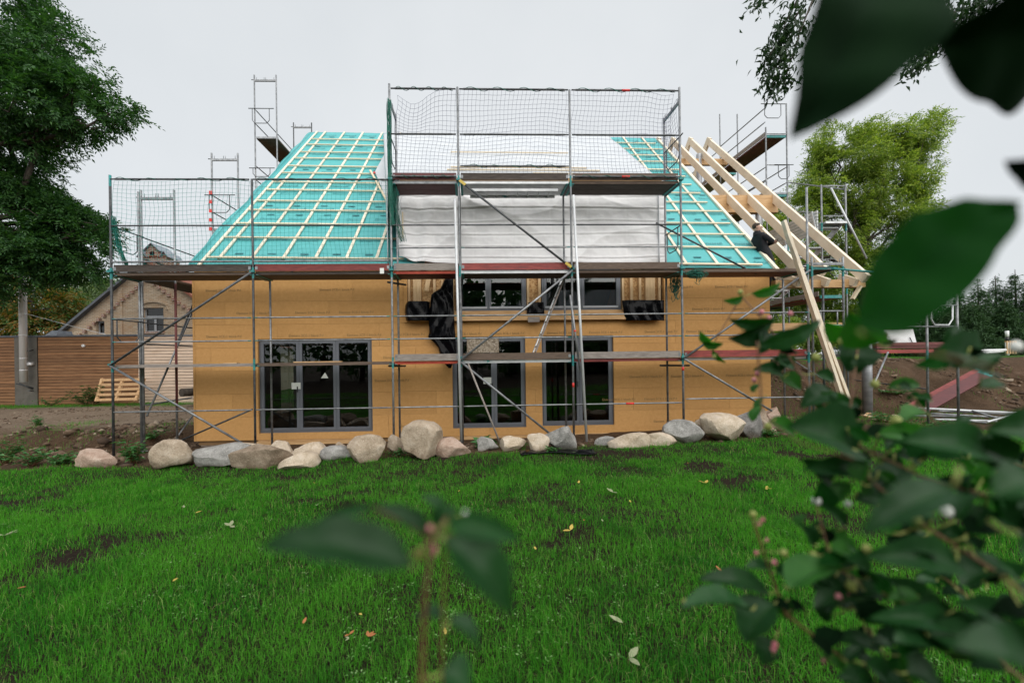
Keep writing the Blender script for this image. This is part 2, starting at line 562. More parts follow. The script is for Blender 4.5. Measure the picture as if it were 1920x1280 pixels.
def m_stone(name, a, b, c):
    m, t, p = nodes(name)
    v = coords(t, (1, 1, 1))
    f = tnoise(t, v, 5.5, 9, .72)
    col = ramp(t, f, [(.3, a), (.52, b), (.72, c)])
    g = tnoise(t, v, 42, 4, .7)
    col = mixc(t, ramp(t, g, [(.56, (0, 0, 0)), (.7, (.6, .6, .6))]), col, tuple(min(1, k * 1.45) for k in c))
    h = tnoise(t, v, 70, 3, .6)
    col = mixc(t, ramp(t, h, [(.60, (0, 0, 0)), (.70, (.55, .55, .55))]), col, tuple(k * .3 for k in a))
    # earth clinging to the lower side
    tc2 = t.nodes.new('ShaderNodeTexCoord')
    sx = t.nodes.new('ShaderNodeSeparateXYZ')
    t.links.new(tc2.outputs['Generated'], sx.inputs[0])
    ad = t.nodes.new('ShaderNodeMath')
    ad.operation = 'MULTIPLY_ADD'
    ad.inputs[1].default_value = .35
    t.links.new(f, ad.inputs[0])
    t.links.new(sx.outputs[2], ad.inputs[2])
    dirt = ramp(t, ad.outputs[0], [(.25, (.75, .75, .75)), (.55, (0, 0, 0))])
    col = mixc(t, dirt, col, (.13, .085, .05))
    t.links.new(col, p.inputs['Base Color'])
    p.inputs['Roughness'].default_value = .85
    p.inputs['Specular IOR Level'].default_value = .3
    bump(t, p, g, .35, .015)
    nb_ = [n for n in t.nodes if n.type == 'BUMP'][0]
    b2 = t.nodes.new('ShaderNodeBump')
    b2.inputs['Strength'].default_value, b2.inputs['Distance'].default_value = .9, .05
    t.links.new(f, b2.inputs['Height'])
    t.links.new(b2.outputs[0], nb_.inputs['Normal'])
    return m
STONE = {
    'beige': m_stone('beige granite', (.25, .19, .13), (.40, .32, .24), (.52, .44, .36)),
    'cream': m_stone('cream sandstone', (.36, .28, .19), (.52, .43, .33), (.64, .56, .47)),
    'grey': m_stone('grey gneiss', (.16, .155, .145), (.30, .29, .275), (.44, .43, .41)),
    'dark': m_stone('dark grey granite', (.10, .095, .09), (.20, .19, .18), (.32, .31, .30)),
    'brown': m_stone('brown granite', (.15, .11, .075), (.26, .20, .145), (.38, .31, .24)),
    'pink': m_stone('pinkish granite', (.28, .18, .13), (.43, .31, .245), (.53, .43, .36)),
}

def m_ground():
    m, t, p = nodes('earth and turf')
    v = coords(t, (1, 1, 1), rnd=False)
    f = tnoise(t, v, 2.2, 9, .72)
    f2 = tnoise(t, v, 26, 6, .75)
    soil = ramp(t, f, [(.3, (.045, .025, .014)), (.52, (.115, .066, .037)), (.72, (.21, .14, .088))])
    soil = mixc(t, .55, soil, ramp(t, f2, [(.3, (.035, .022, .014)), (.55, (.12, .08, .05)), (.75, (.27, .2, .14))]))
    sand = ramp(t, f2, [(.25, (.15, .105, .07)), (.5, (.31, .24, .175)), (.75, (.46, .38, .30))])
    sand = mixc(t, ramp(t, f, [(.35, (.6, .6, .6)), (.6, (0, 0, 0))]), sand, (.17, .12, .08))
    dark = ramp(t, f2, [(.35, (.018, .012, .008)), (.7, (.06, .042, .028))])
    turf = ramp(t, f2, [(.3, (.025, .07, .010)), (.7, (.07, .17, .025))])
    at = t.nodes.new('ShaderNodeAttribute')
    at.attribute_name = 'zone'
    sp = t.nodes.new('ShaderNodeSeparateColor')
    t.links.new(at.outputs['Color'], sp.inputs[0])
    c = mixc(t, sp.outputs[1], soil, sand)
    c = mixc(t, sp.outputs[0], c, dark)
    c = mixc(t, sp.outputs[2], c, turf)
    t.links.new(c, p.inputs['Base Color'])
    p.inputs['Roughness'].default_value = .95
    p.inputs['Specular IOR Level'].default_value = .15
    bump(t, p, f2, 1.0, .09)
    return m
MT['ground'] = m_ground()

# ------------------------------------------------------------------ ground sheet
def make_ground():
    xs = np.unique(np.concatenate([np.linspace(-900, -60, 10), np.linspace(-60, -14, 24), np.arange(-14, 30, .16), np.linspace(30, 70, 24), np.linspace(70, 900, 10)]))
    ys = np.unique(np.concatenate([np.linspace(-900, -40, 8), np.linspace(-40, -9, 24), np.arange(-9, 7, .12), np.linspace(7, 40, 60), np.linspace(40, 900, 14)]))
    X, Y = np.meshgrid(xs, ys)
    Z = ground(X, Y)
    V = np.stack([X, Y, Z], -1).reshape(-1, 3)
    nx, ny = len(xs), len(ys)
    i = np.arange(ny - 1)[:, None] * nx + np.arange(nx - 1)[None]
    Fq = np.stack([i, i + 1, i + nx + 1, i + nx], -1).reshape(-1, 4)
    me = np_mesh('ground', V, Fq, MT['ground'], True)
    x, y = V[:, 0], V[:, 1]
    lawn = 1 - sstep(-.12, .12, y - lawn_edge(x))
    sand = (1 - sstep(-.5, .8, x)) * sstep(1.6, 3.2, y + .5 * vnoise(x, y, .8, 4)) * .85
    turf = sstep(5.2, 6.3, y + .5 * vnoise(x, y, .9, 14)) * sstep(14.5, 16, x)
    turf = np.maximum(turf, sstep(13, 15, y))
    turf = np.maximum(turf, (1 - sstep(-.5, .5, x)) * sstep(7.9, 8.5, y))
    col = np.stack([lawn, sand, turf, np.ones_like(x)], -1).astype(np.float32)
    a = me.color_attributes.new('zone', 'FLOAT_COLOR', 'POINT')
    a.data.foreach_set('color', col.ravel())
    tag(link('ground', me), kind='structure')
make_ground()

# ------------------------------------------------------------------ the house
WY = 1.05                                         # face of the boarded front wall
EY, EZ, RY, RZ, SH, TILT = .92, 4.41, 7.5, 11.50, .035, .0125  # eave line, ridge line, small skew of the verge
XL, XR = 1.0, 15.36
house = thing('house', 'half-built house clad in tan fibre boards with turquoise roof underlay', 'house', ((XL + XR) / 2, WY, 0))
SLOPE = Vector((SH * (RY - EY), RY - EY, RZ - EZ))
NRM = Vector((TILT * (RY - EY), -(RZ - EZ), RY - EY)).normalized()   # outward normal of the front roof plane
RP0 = Vector((XL, EY, EZ))
def roofp(x, s, h=0):
    return Vector((x, EY, EZ - TILT * (x - XL))) + SLOPE * s + NRM * h
def roofpx(px, py, h=0):
    return AP(px, py, RP0 + NRM * h, NRM)
def roof_s(p):
    return (p.y - EY) / (RY - EY)

# openings in the front wall: x0, x1, z0, z1
DA = (2.50, 5.27, .29, 2.60)
DB = (7.25, 9.08, .32, 2.60)
DC = (9.49, 11.31, .34, 2.60)
UP = (6.16, 12.60, 2.99, 9.0)                       # dormer front, not boarded
wall = MB()
def wall_rects(x0, x1, z0, z1, cuts):
    """rectangle minus rectangles"""
    xs = sorted({x0, x1, *[min(max(c[i], x0), x1) for c in cuts for i in (0, 1)]})
    zs = sorted({z0, z1, *[min(max(c[i], z0), z1) for c in cuts for i in (2, 3)]})
    out = []
    for a, b in zip(xs, xs[1:]):
        run = None
        for c, d in zip(zs, zs[1:]):
            mx_, mz_ = (a + b) / 2, (c + d) / 2
            if any(q[0] < mx_ < q[1] and q[2] < mz_ < q[3] for q in cuts):
                run = None
                continue
            if run and abs(run[3] - c) < 1e-6:
                run[3] = d
            else:
                run = [a, b, c, d]
                out.append(run)
    return [r for r in out if r[1] - r[0] > .01 and r[3] - r[2] > .01]
OPEN = [DA, DB, DC, UP]
for a, b, c, d in wall_rects(XL + .03, XR - .03, .02, 4.25, OPEN):
    wall.box(a, b, WY + .06, WY + .34, c, d)
wall_o = wall.build('front_wall', pm('board backing', (.22, .13, .06), (.27, .16, .075), 4, .9), house)
# gable and rear walls, floors: a shell so that the rooms behind the glass are real
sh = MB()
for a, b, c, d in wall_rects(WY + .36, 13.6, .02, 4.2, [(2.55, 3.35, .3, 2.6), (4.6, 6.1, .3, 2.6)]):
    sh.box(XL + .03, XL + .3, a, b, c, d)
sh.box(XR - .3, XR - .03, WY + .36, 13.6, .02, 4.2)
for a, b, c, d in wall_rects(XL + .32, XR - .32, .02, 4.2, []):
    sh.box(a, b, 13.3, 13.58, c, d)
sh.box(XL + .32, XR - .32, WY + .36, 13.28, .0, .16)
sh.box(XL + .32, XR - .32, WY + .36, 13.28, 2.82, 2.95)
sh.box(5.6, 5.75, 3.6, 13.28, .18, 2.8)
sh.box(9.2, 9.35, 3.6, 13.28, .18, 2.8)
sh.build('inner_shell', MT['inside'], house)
# boards, row by row, joints staggered
rows = [.13, .70, 1.265, 1.83, 2.395, 2.96, 3.52, 4.08, 4.30]
bid = 0
LET = []
for ri in range(len(rows) - 1):
    z0, z1 = rows[ri] + .0018, rows[ri + 1] - .0018
    x = XL - (.3, 1.6, .9, 2.1, .5, 1.75, 1.15, .2)[ri]
    while x < XR:
        xe = x + 2.48
        a, b = max(x, XL) + .002, min(xe, XR) - .002
        x = xe
        if b - a < .05:
            continue
        mb = MB()
        off = random.uniform(-.0012, .0012)
        rects = wall_rects(a, b, z0, z1, OPEN)
        if not rects:
            continue
        left = [list(r) for r in rects]
        while left:                                   # a board cut through by an opening is two boards
            grp = [left.pop()]
            k = 0
            while k < len(grp):
                q = grp[k]
                for r in left[:]:
                    if r[0] <= q[1] + 1e-5 and r[1] >= q[0] - 1e-5 and min(r[3], q[3]) - max(r[2], q[2]) > .01:
                        grp.append(r)
                        left.remove(r)
                k += 1
            mb = MB()
            for r in grp:
                mb.box(r[0], r[1], WY + off, WY + .055, r[2], r[3])
            mb.build('wall_board', MT['board'], wall_o)
        if z1 - z0 > .4:
            for fx in (.25, .82):
                tx = a + fx * 2.48
                if tx + .42 < b and all(not (o[0] - .95 < tx < o[1] and o[2] < (z0 + z1) / 2 < o[3]) for o in OPEN) and random.random() < .8:
                    LET.append((tx - .35, (z0 + z1) / 2 - .03))
def text_mesh(txt, size, mat, extrude=.0006):
    cu = bpy.data.curves.new('lettering', 'FONT')
    cu.body = txt
    cu.size = size
    cu.extrude = extrude
    cu.resolution_u = 2
    o = bpy.data.objects.new('tmp_lettering', cu)
    COL.objects.link(o)
    bpy.context.view_layer.update()
    me = bpy.data.meshes.new_from_object(o.evaluated_get(bpy.context.evaluated_depsgraph_get()))
    bpy.data.objects.remove(o)
    bpy.data.curves.remove(cu)
    me.materials.clear()
    me.materials.append(mat)
    me.name = 'lettering'
    return me
lm = text_mesh('Element 3CE-1 block P-f', .085, MT['print'])
for x, z in LET:
    o = link('lettering', lm, wall_o)
    o.location = (x, WY - .004, z)
    o.rotation_euler = (R(90), 0, 0)
# left corner board edge, plinth, door sills
MB().box(XL - .05, XL - .002, WY - .004, WY + .3, .13, 4.2).build('corner_board', MT['board'], house)
MB().box(XL + .06, XR - .06, WY + .07, WY + .5, -.6, .125).build('plinth', MT['concrete'], house)
for o in (DA, DB, DC):
    MB().box(o[0] - .02, o[1] + .02, WY + .012, WY + .05, o[2] - .19, o[2] - .006).build('sill_board', MT['glulam'], house)
    MB().box(o[0] - .05, o[1] + .05, WY - .012, WY + .062, o[2] - .28, o[2] - .195).build('sill_beam', MT['glulam'], house)

def glazed(name, x0, x1, z0, z1, leaves, y, trim=None, handle=None):
    """window or terrace door: outer frame, a sash and a pane for every leaf"""
    fr = MB()
    t = .045
    fr.box(x0, x0 + t, y, y + .08, z0, z1).box(x1 - t, x1, y, y + .08, z0, z1)
    fr.box(x0 + t, x1 - t, y, y + .08, z0, z0 + t).box(x0 + t, x1 - t, y, y + .08, z1 - t, z1)
    for a, b in zip(leaves, leaves[1:]):
        pass
    root = fr.build(name, MT['frame'], house)
    n = len(leaves) - 1
    for k in range(n):
        a, b = leaves[k] + (t if k == 0 else .003), leaves[k + 1] - (t if k == n - 1 else .003)
        s = .068
        m = MB()
        yy = y - .016
        c, d = z0 + t + .002, z1 - t - .002
        m.box(a, a + s, yy, yy + .07, c, d).box(b - s, b, yy, yy + .07, c, d)
        m.box(a + s, b - s, yy, yy + .07, c, c + s).box(a + s, b - s, yy, yy + .07, d - s, d)
        m.build('sash', MT['frame'], root)
        g = MB().box(a + s - .005, b - s + .005, yy + .03, yy + .036, c + s - .005, d - s + .005)
        g.build('pane', MT['glass'], root)
        if trim:
            MB().box(a + .03, b - .03, yy - .012, yy - .002, c + .012, c + .055).build('drip_rail', MT['frame_lt'], root)
        if handle == k:
            hm = MB().box(b - .055, b - .03, yy - .018, yy - .001, (c + d) / 2 - .16, (c + d) / 2 - .02)
            hm.build('lock_plate', MT['paint_black'], root)
    return root
dA = glazed('terrace_door', DA[0], DA[1], DA[2], DA[3], [2.50, 3.47, 4.37, 5.27], WY + .075, handle=0)
dB = glazed('terrace_door', DB[0], DB[1], DB[2], DB[3], [7.25, 8.29, 9.08], WY + .075, handle=0)
dC = glazed('terrace_door', DC[0], DC[1], DC[2], DC[3], [9.49, 10.45, 11.31], WY + .075, handle=0)
MB().box(3.28, 3.50, WY + .052, WY + .055, 1.36, 1.52).build('notice', MT['paper'], dA)
MB().box(8.02, 8.22, WY + .052, WY + .055, 1.42, 1.58).build('notice', MT['paper'], dB)
MB().add([(4.0, WY + .0525, 1.62), (4.18, WY + .0525, 1.62), (4.1, WY + .0525, 1.76), (4.0, WY + .055, 1.62), (4.18, WY + .055, 1.62), (4.1, WY + .055, 1.76)],
         [(0, 1, 2), (5, 4, 3), (0, 3, 4, 1), (1, 4, 5, 2), (2, 5, 3, 0)]).build('sticker', MT['paper'], dA)
# dormer front: timber studs, osb, two window bands, ledge of stacked planks
DY = WY + .02
W1 = (7.37, 9.12, 3.24, 4.32)
W2 = (9.52, 11.52, 3.24, 4.32)
dormer = MB()
for a, b, c, d in wall_rects(6.17, 12.59, 3.16, 6.42, [W1, W2]):
    dormer.box(a, b, DY + .10, DY + .125, c, d)
dorm = dormer.build('dormer_front', MT['osb'], house)
for x, wdt in ((6.20, .06), (6.40, .2), (6.83, .06), (7.02, .05), (7.28, .07), (9.17, .06), (9.46, .06), (11.58, .05), (11.80, .07), (12.02, .06), (12.28, .24), (12.52, .06)):
    mb = MB().box(x - wdt / 2, x + wdt / 2, DY, DY + .098, 3.165, 6.4)
    mb.build('stud', MT['stud'], dorm)
MB().bar((6.78, DY - .012, 4.5), (6.63, DY - .012, 3.75), .11, .02, (0, 1, 0)).build('stud_brace', MT['stud'], dorm)
glazed('dormer_window', *W1[:2], *W1[2:], [7.37, 8.17, 9.12], WY + .03, trim=True)
glazed('dormer_window', *W2[:2], *W2[2:], [9.52, 10.52, 11.52], WY + .03, trim=True)
for k in range(3):
    MB().box(6.2 + .02 * k, 12.5 - .03 * k, WY - .16 + .012 * k, WY + .02, 2.985 + .058 * k, 3.04 + .058 * k).build('ledge_plank', MT['glulam'], dorm)
MB().box(7.3, 11.6, WY - .05, WY - .002, 3.162, 3.235).build('ledge_board', MT['glulam'], dorm)
MB().box(XL + 5.08, 6.158, WY - .03, WY + .05, 2.97, 4.3).build('edge_board', MT['board'], dorm)
MB().box(12.605, 12.69, WY - .03, WY + .05, 2.97, 4.3).build('edge_board', MT['board'], dorm)
MB().box(7.62, 8.42, WY + .03, WY + .05, 2.20, 2.59).build('cover_panel', MT['osb_grey'], dB)

# dormer cheeks and roof sheet
def sgrid(fn, nu, nv, mats, name, parent, thick=.006, nrm=None):
    """sheet with a real thickness from a parametric surface"""
    V, Fc = [], []
    top = [[Vector(fn(i / nu, j / nv)) for i in range(nu + 1)] for j in range(nv + 1)]
    for j in range(nv + 1):
        for i in range(nu + 1):
            V.append(tuple(top[j][i]))
    N = len(V)
    off = Vector(nrm or (0, 1, 0)) * thick
    V += [tuple(Vector(v) + off) for v in V]
    W_ = nu + 1
    for j in range(nv):
        for i in range(nu):
            a = j * W_ + i
            Fc.append((a, a + 1, a + W_ + 1, a + W_))
            Fc.append((N + a, N + a + W_, N + a + W_ + 1, N + a + 1))
    for i in range(nu):
        for a, b in ((i, i + 1), (nv * W_ + i + 1, nv * W_ + i)):
            Fc.append((b, a, N + a, N + b))
    for j in range(nv):
        for a, b in (((j + 1) * W_, j * W_), (j * W_ + nu, (j + 1) * W_ + nu)):
            Fc.append((b, a, N + a, N + b))
    me = bpy.data.meshes.new(name)
    me.from_pydata(V, [], Fc)
    for m in (mats if isinstance(mats, (list, tuple)) else [mats]):
        me.materials.append(m)
    me.polygons.foreach_set('use_smooth', [True] * len(Fc))
    me.update()
    return link(name, me, parent)

# main roof underlay: front slope left and right of the dormer, rear slope, verge flap
RL0, RL1, RR0, RR1 = XL + .10, 6.05, 12.45, XR
def sheet_noise(x, s):
    return .012 * float(vnoise(x, s * 9, 1.7, 5)) + .006 * float(vnoise(x, s * 9, 5, 6))
def underlay(x0, x1, name):
    return sgrid(lambda u, v: roofp(x0 + (x1 - x0) * u, v, sheet_noise(x0 + (x1 - x0) * u, v)), 40, 60, MT['underlay'], name, house, -.01, NRM)
uL = underlay(RL0 - .12, RL1 + .55, 'roof_underlay')
uR = underlay(RR0 - .4, RR1, 'roof_underlay')
tag(uR, 'turquoise underlay right of the white dormer')
MB().add([roofp(RL0, 1), roofp(RR1 + .02, 1), Vector((RR1 + .3, 14.1, 4.3)), Vector((RL0 + .3, 14.1, 4.3))] +
         [roofp(RL0, 1, -.03), roofp(RR1 + .02, 1, -.03), Vector((RR1 + .3, 14.05, 4.27)), Vector((RL0 + .3, 14.05, 4.27))],
         [(0, 1, 2, 3), (7, 6, 5, 4), (0, 4, 5, 1), (1, 5, 6, 2), (2, 6, 7, 3), (3, 7, 4, 0)]).build('rear_roof', MT['underlay'], house)
MB().add([Vector((XL + .1, EY + .2, EZ)), roofp(XL + .1, .985, -.06), Vector((XL + .4, 13.8, EZ)), Vector((XL + .16, EY + .2, EZ)), roofp(XL + .16, .985, -.06), Vector((XL + .46, 13.8, EZ))],
         [(0, 1, 2), (5, 4, 3), (0, 3, 4, 1), (1, 4, 5, 2), (2, 5, 3, 0)]).build('gable_wall', MT['board'], house)
MB().add([Vector((XR - .2, EY + .2, EZ)), roofp(XR - .2, .985, -.06), Vector((XR + .1, 13.8, EZ)), Vector((XR - .14, EY + .2, EZ)), roofp(XR - .14, .985, -.06), Vector((XR + .16, 13.8, EZ))],
         [(0, 1, 2), (5, 4, 3), (0, 3, 4, 1), (1, 4, 5, 2), (2, 5, 3, 0)]).build('gable_wall', MT['board'], house)
# loose flap of underlay along the left verge
sgrid(lambda u, v: roofp(RL0 - .12, v) + Vector((-(.22 + .05 * math.sin(v * 9) + .04 * math.sin(v * 31)) * u * float(sstep(-.15, .12, v)), 0, -(.05 + .05 * math.sin(v * 23)) * u - .16 * u * u + .03 * math.sin(v * 47) * u)),
      4, 60, MT['underlay'], 'verge_flap', uL, -.008, NRM)
# counter battens and battens
def cbat(px, py, x=None, s0=None, s1=1.0, par=None):
    p = roofpx(px, py)
    s = roof_s(p)
    xx = p.x - SLOPE.x * s
    b0, b1 = roofp(xx, s if s0 is None else s0, .025), roofp(xx, s1, .025)
    MB().bar(b0, b1, .07, .03, NRM).build('counter_batten', MT['cbatten'], par)
    MB().bar(b0 - SLOPE.normalized() * .004, b0 + SLOPE.normalized() * .0, .06, .028, NRM).build('batten_end', MT['batten_end'], par)
for px, py in ((371.7, 501), (411, 487), (472, 487), (531, 487), (591.5, 487), (649.5, 487), (706, 487)):
    cbat(px, py, par=uL)
for px, py in ((1287.5, 498), (1346, 498), (1403, 497.5)):
    cbat(px, py, par=uR)
def bat(y_at, x_at, xa, xb, par):
    p = roofpx(x_at, y_at, .05)
    s = roof_s(p)
    q0, q1 = roofp(xa, s, .055), roofp(xb, s, .055)
    q0 += Vector((0, 0, random.uniform(-.008, .008)))
    MB().bar(q0, q1, .052, .034, NRM).build('batten', MT['batten'], par)
    for k in range(9 if par is uL else 0):
        pass
LROWS = (262, 272.4, 286, 297.6, 312.5, 325, 342, 357, 377, 394.5, 420, 445.6, 482.8)
for y in LROWS:
    bat(y, 700, RL0 + .22, 6.1 + random.uniform(-.1, .05), uL)
RROWS = ((493.7, 1380), (462, 1360), (437.5, 1340), (417, 1330), (394.5, 1320), (378, 1310), (361, 1300), (345, 1290), (330, 1285), (317.5, 1280), (303, 1270), (291, 1262), (279.5, 1255), (268.7, 1240))
for y, x in RROWS:
    bat(y, x, 12.2, RR1 - .05 + random.uniform(-.25, .12), uR)
# printed words and marks on the underlay
w1 = text_mesh('Divoroll', .16, MT['print2'])
w2 = text_mesh('Divoroll', .16, MT['print3'])
bx = MB().box(0, .2, 0, .05, 0, .001).mesh('lettering', [MT['print3']])
RM = Matrix((Vector((1, 0, 0)), SLOPE.normalized() - Vector((SLOPE.normalized().x, 0, 0)), NRM)).transposed()
for par, xa, xb, offs in ((uL, RL0 + .35, 5.7, .0), (uR, 12.75, 15.0, .3)):
    for k, s in enumerate((.02, .12, .23, .29, .40, .46, .57, .63, .74, .80, .91, .96)):
        x = xa + (.1 if k % 2 else .33) + offs
        while x < xb:
            for me, dx, ds in (((w1, 0, 0), (bx, .12, .026)) if k % 2 == 0 else ((w2, .05, -.008),)) if k % 3 else ((w2, 0, 0), (bx, .1, .024)):
                o = link('lettering', me, par)
                o.matrix_world = Matrix.Translation(roofp(x + dx, s + ds, .022)) @ RM.to_4x4()
            x += .8
# rafters of the open right bay, purlins, wall plate, round zinc columns
frame = thing('roof_frame', 'bare spruce rafters and beams beyond the right gable', 'timber frame', (17, 3, 0))
def rafter(xb, xt, s0=-.02, s1=1.0, name='rafter', w=.085, h=.22, lift=0):
    a, b = Vector((xb, EY, EZ - TILT * (xb - XL))) + Vector((0, SLOPE.y, SLOPE.z)) * s0, Vector((xt, RY, RZ - TILT * (xt - XL))) + Vector((0, SLOPE.y, SLOPE.z)) * (s1 - 1)
    off = NRM * (-h / 2 + lift)
    return MB().bar(a + off, b + off, w, h, NRM).build(name, MT['rafter'], frame)
rafter(XR + .03, XR + .28, -.03, .97, w=.09, h=.18, lift=.05)
rafter(16.12, 16.42, -.02, 1.0)
rafter(16.78, 17.18, .0, 1.0)
rafter(17.66, 17.98, -.03, 1.0)
for xb, xt in ((15.5, 15.8), (16.12, 16.42), (16.78, 17.18), (17.66, 17.98)):   # rear slope rafters
    MB().bar(Vector((xt, RY + .05, RZ - .13)), Vector((xb, 14.0, EZ - .1)), .10, .24).build('rear_rafter', MT['rafter'], frame)
MB().box(15.45, 18.1, RY - .9, RY - .78, 9.74, 9.98).build('collar_purlin', MT['glulam'], frame)
pu = A(1412, 386, 4.3)
MB().box(15.55, 17.93, 3.9, 4.06, 7.02, 7.36).build('purlin', MT['glulam'], frame)
MB().box(15.55, 17.93, 3.88, 4.08, 6.78, 7.01).build('purlin', MT['glulam'], frame)
MB().box(15.6, 18.0, 1.15, 1.31, 3.78, 3.98).build('wall_plate', MT['glulam'], frame)
MB().box(15.6, 19.6, 3.3, 3.42, 2.82, 3.06).build('floor_beam', MT['glulam'], frame)
for k, x in enumerate((16.1, 16.85, 17.6)):
    MB().bar((x, 1.0, 3.87), (x, 1.45, 4.1), .09, .2).build('rafter_tail', MT['rafter'], frame)
MB().bar((17.5, 1.02, 3.45), (17.72, 1.02, 3.78), .05, .09, (0, 1, 0)).build('loose_block', MT['batten'], frame)
for x, y, r, z1 in ((19.38, 2.45, .115, 2.85), (17.35, 3.98, .10, 6.78), (16.98, 6.68, .10, 10.2)):
    MB().tube([(x, y, gz(x, y) - .1), (x, y, z1)], r, 20).build('column', MT['zinc'], frame)
# ------------------------------------------------------------------ white membrane on the dormer
def tarpfn(u, v):
    x = 6.0 + 6.6 * u
    top, bot = 6.44, 4.40 + .12 * (1 - sstep(.0, .06, u)) + .05 * (1 - sstep(.02, .25, u))
    z = bot + (top - bot) * v
    d = .03 * math.sin((u * 11 + v * 5.5) * 1.2 + 1.4 * math.sin(v * 3 + u * 6)) * (.4 + .6 * abs(math.sin(u * 5 + .6)))
    d += .030 * float(fbm(x * .8 + v * 2.2, z * .6 - x * .5, 1.0, 4, 3))
    d += .022 * float(fbm(x * .9 + z * .5, z - x * .35, 3.6, 4, 13))
    for k, zz in enumerate((4.52, 4.80, 5.10, 5.42, 5.75, 6.06)):
        zz += .02 * math.sin(u * 7 + k)
        d += -.02 * math.exp(-((z - zz) / .016) ** 2) + .014 * math.exp(-((z - zz - .03) / .02) ** 2)
    for k, xx in enumerate((6.9, 7.85, 8.8, 9.75, 10.7, 11.65)):
        d += -.005 * math.exp(-((x - xx + .02 * math.sin(z * 4 + k)) / .016) ** 2)
    wv = abs(math.sin(x * .75 + z * 1.15 + .8 * float(vnoise(x, z, .7, 4)))) 
    d += .055 * (1 - wv) ** 3 * (.3 + .7 * abs(math.sin(x * .9 + 1)))
    wv = abs(math.sin(x * .9 - z * 1.6 + 1.2 + .9 * float(vnoise(x, z, .8, 14))))
    d += .035 * (1 - wv) ** 4
    fan = math.exp(-((u - .03) / .12) ** 2)
    d += .05 * fan * math.sin((u * 70) * (1.2 - .5 * v))
    return (x + .05 * math.sin(v * 4) * (u - .5), WY - .10 - d * .9, z)
tarp = sgrid(tarpfn, 240, 96, MT['white_tarp'], 'facade_membrane', None, .004, (0, 1, 0))
tag(tarp, 'creased white membrane sheet hanging over the dormer front', 'membrane')
MB().box(6.08, 6.11, WY - .16, WY - .13, 5.02, 5.65).build('pressure_lath', MT['batten'], tarp)
MB().box(6.03, 6.055, WY - .17, WY - .14, 5.65, 6.3).build('pressure_lath', MT['white'], tarp)
# shed roof of the dormer: white sheet, fascia, a few loose battens
D0, D1 = Vector((6.0, WY - .12, 6.50)), Vector((12.55, WY - .12, 6.50))
def drf(u, v):
    xa_, xb_ = 5.72 - 1.75 * v, 12.46 + .85 * v
    x = xa_ + (xb_ - xa_) * u
    y = WY - .14 + (RY - .05 - WY + .14) * v
    z = 6.47 + (RZ - .08 - 6.47) * v + .03 * float(fbm(x, y, .9, 3, 44))
    return (x + SH * (y - WY), y, z)
dr = sgrid(drf, 60, 40, MT['roof_white'], 'dormer_roof_sheet', house, -.02, NRM)
for (a, b, y) in ((845, 1065, 285), (845, 1100, 313), (838, 1125, 318), (1000, 1130, 325)):
    k = (RZ + .05 - 6.47) / (RY - .05 - WY + .14)
    n2 = Vector((0, -k, 1)).normalized()
    p, q = AP(a, y, Vector((0, WY - .14, 6.51)), n2), AP(b, y + 2, Vector((0, WY - .14, 6.51)), n2)
    MB().bar(p, q, .05, .03, n2).build('batten', MT['batten'], dr)
MB().box(6.05, 12.5, WY - .2, WY - .15, 6.36, 6.46).build('fascia', MT['glulam'], dr)
def cheek(u0):
    def f(u, v):
        e = Vector(drf(u0, v)) - Vector((0, 0, .03))
        zr = EZ - TILT * (e.x - XL) + (RZ - EZ) * (e.y - EY) / (RY - EY)
        return Vector((e.x, e.y, e.z + (min(zr, e.z) - e.z) * u))
    return sgrid(f, 6, 30, MT['roof_white'], 'dormer_cheek', house, .02, (1 if u0 == 0 else -1, 0, 0))
cheek(0)
cheek(1)
# white flap and loose batten left of the dormer
fl = [roofpx(724, 283, .10), roofpx(703, 322, .10), roofpx(727, 379, .10), roofpx(745, 379, .10), roofpx(745, 283, .12)]
MB().add([*fl, *[p - NRM * .03 for p in fl]], [(0, 1, 2, 3, 4), (9, 8, 7, 6, 5), (0, 5, 6, 1), (1, 6, 7, 2), (2, 7, 8, 3), (3, 8, 9, 4), (4, 9, 5, 0)]).build('membrane_flap', MT['roof_white'], dr)
MB().bar(roofpx(694, 319, .14), roofpx(726, 378, .14), .06, .03, NRM).build('loose_batten', MT['batten'], dr)
MB().box(*[k for a, b in zip(roofpx(702, 324, .18) - Vector((.03, .03, .03)), roofpx(702, 324, .18) + Vector((.03, .03, .03))) for k in (a, b)]).build('red_clip', MT['tagred'], dr)

# ------------------------------------------------------------------ black foil
def foil(name, outline_px, Y, label, n=26, amp=.035, seed=0, depth=.10):
    """crumpled foil: grid between the left and right border given as pixels from top to bottom"""
    L = [A(a, y, Y) for a, b, y in outline_px]
    Rr = [A(b, y, Y) for a, b, y in outline_px]
    m = len(L) - 1
    def f(u, v):
        k = min(int(v * m), m - 1)
        t = v * m - k
        p = L[k].lerp(L[k + 1], t).lerp(Rr[k].lerp(Rr[k + 1], t), u)
        e = 4 * u * (1 - u)
        d = depth * min(1, e * 2.2) + amp * float(fbm(p.x * 1.0, p.z * .5, 4.5, 4, seed)) * (.35 + e) + amp * .8 * math.sin(p.x * 21 + 3 * math.sin(p.z * 5 + seed)) * .5
        return p + Vector((0, -d, 0))
    return tag(sgrid(f, n, n, MT['black_foil'], name, None, .004, (0, 1, 0)), label, 'foil')
foil('black_foil', [(836, 850, 519), (826, 850, 540), (808, 850, 552), (806, 851, 580), (804, 852, 605), (805, 853, 622), (802, 854, 632), (813, 855, 641), (822, 855, 652), (824, 856, 662), (828, 850, 675), (841, 846, 690)], WY - .17,
     'long torn black foil hanging down beside the left dormer window', 34, .06, 1, .05)
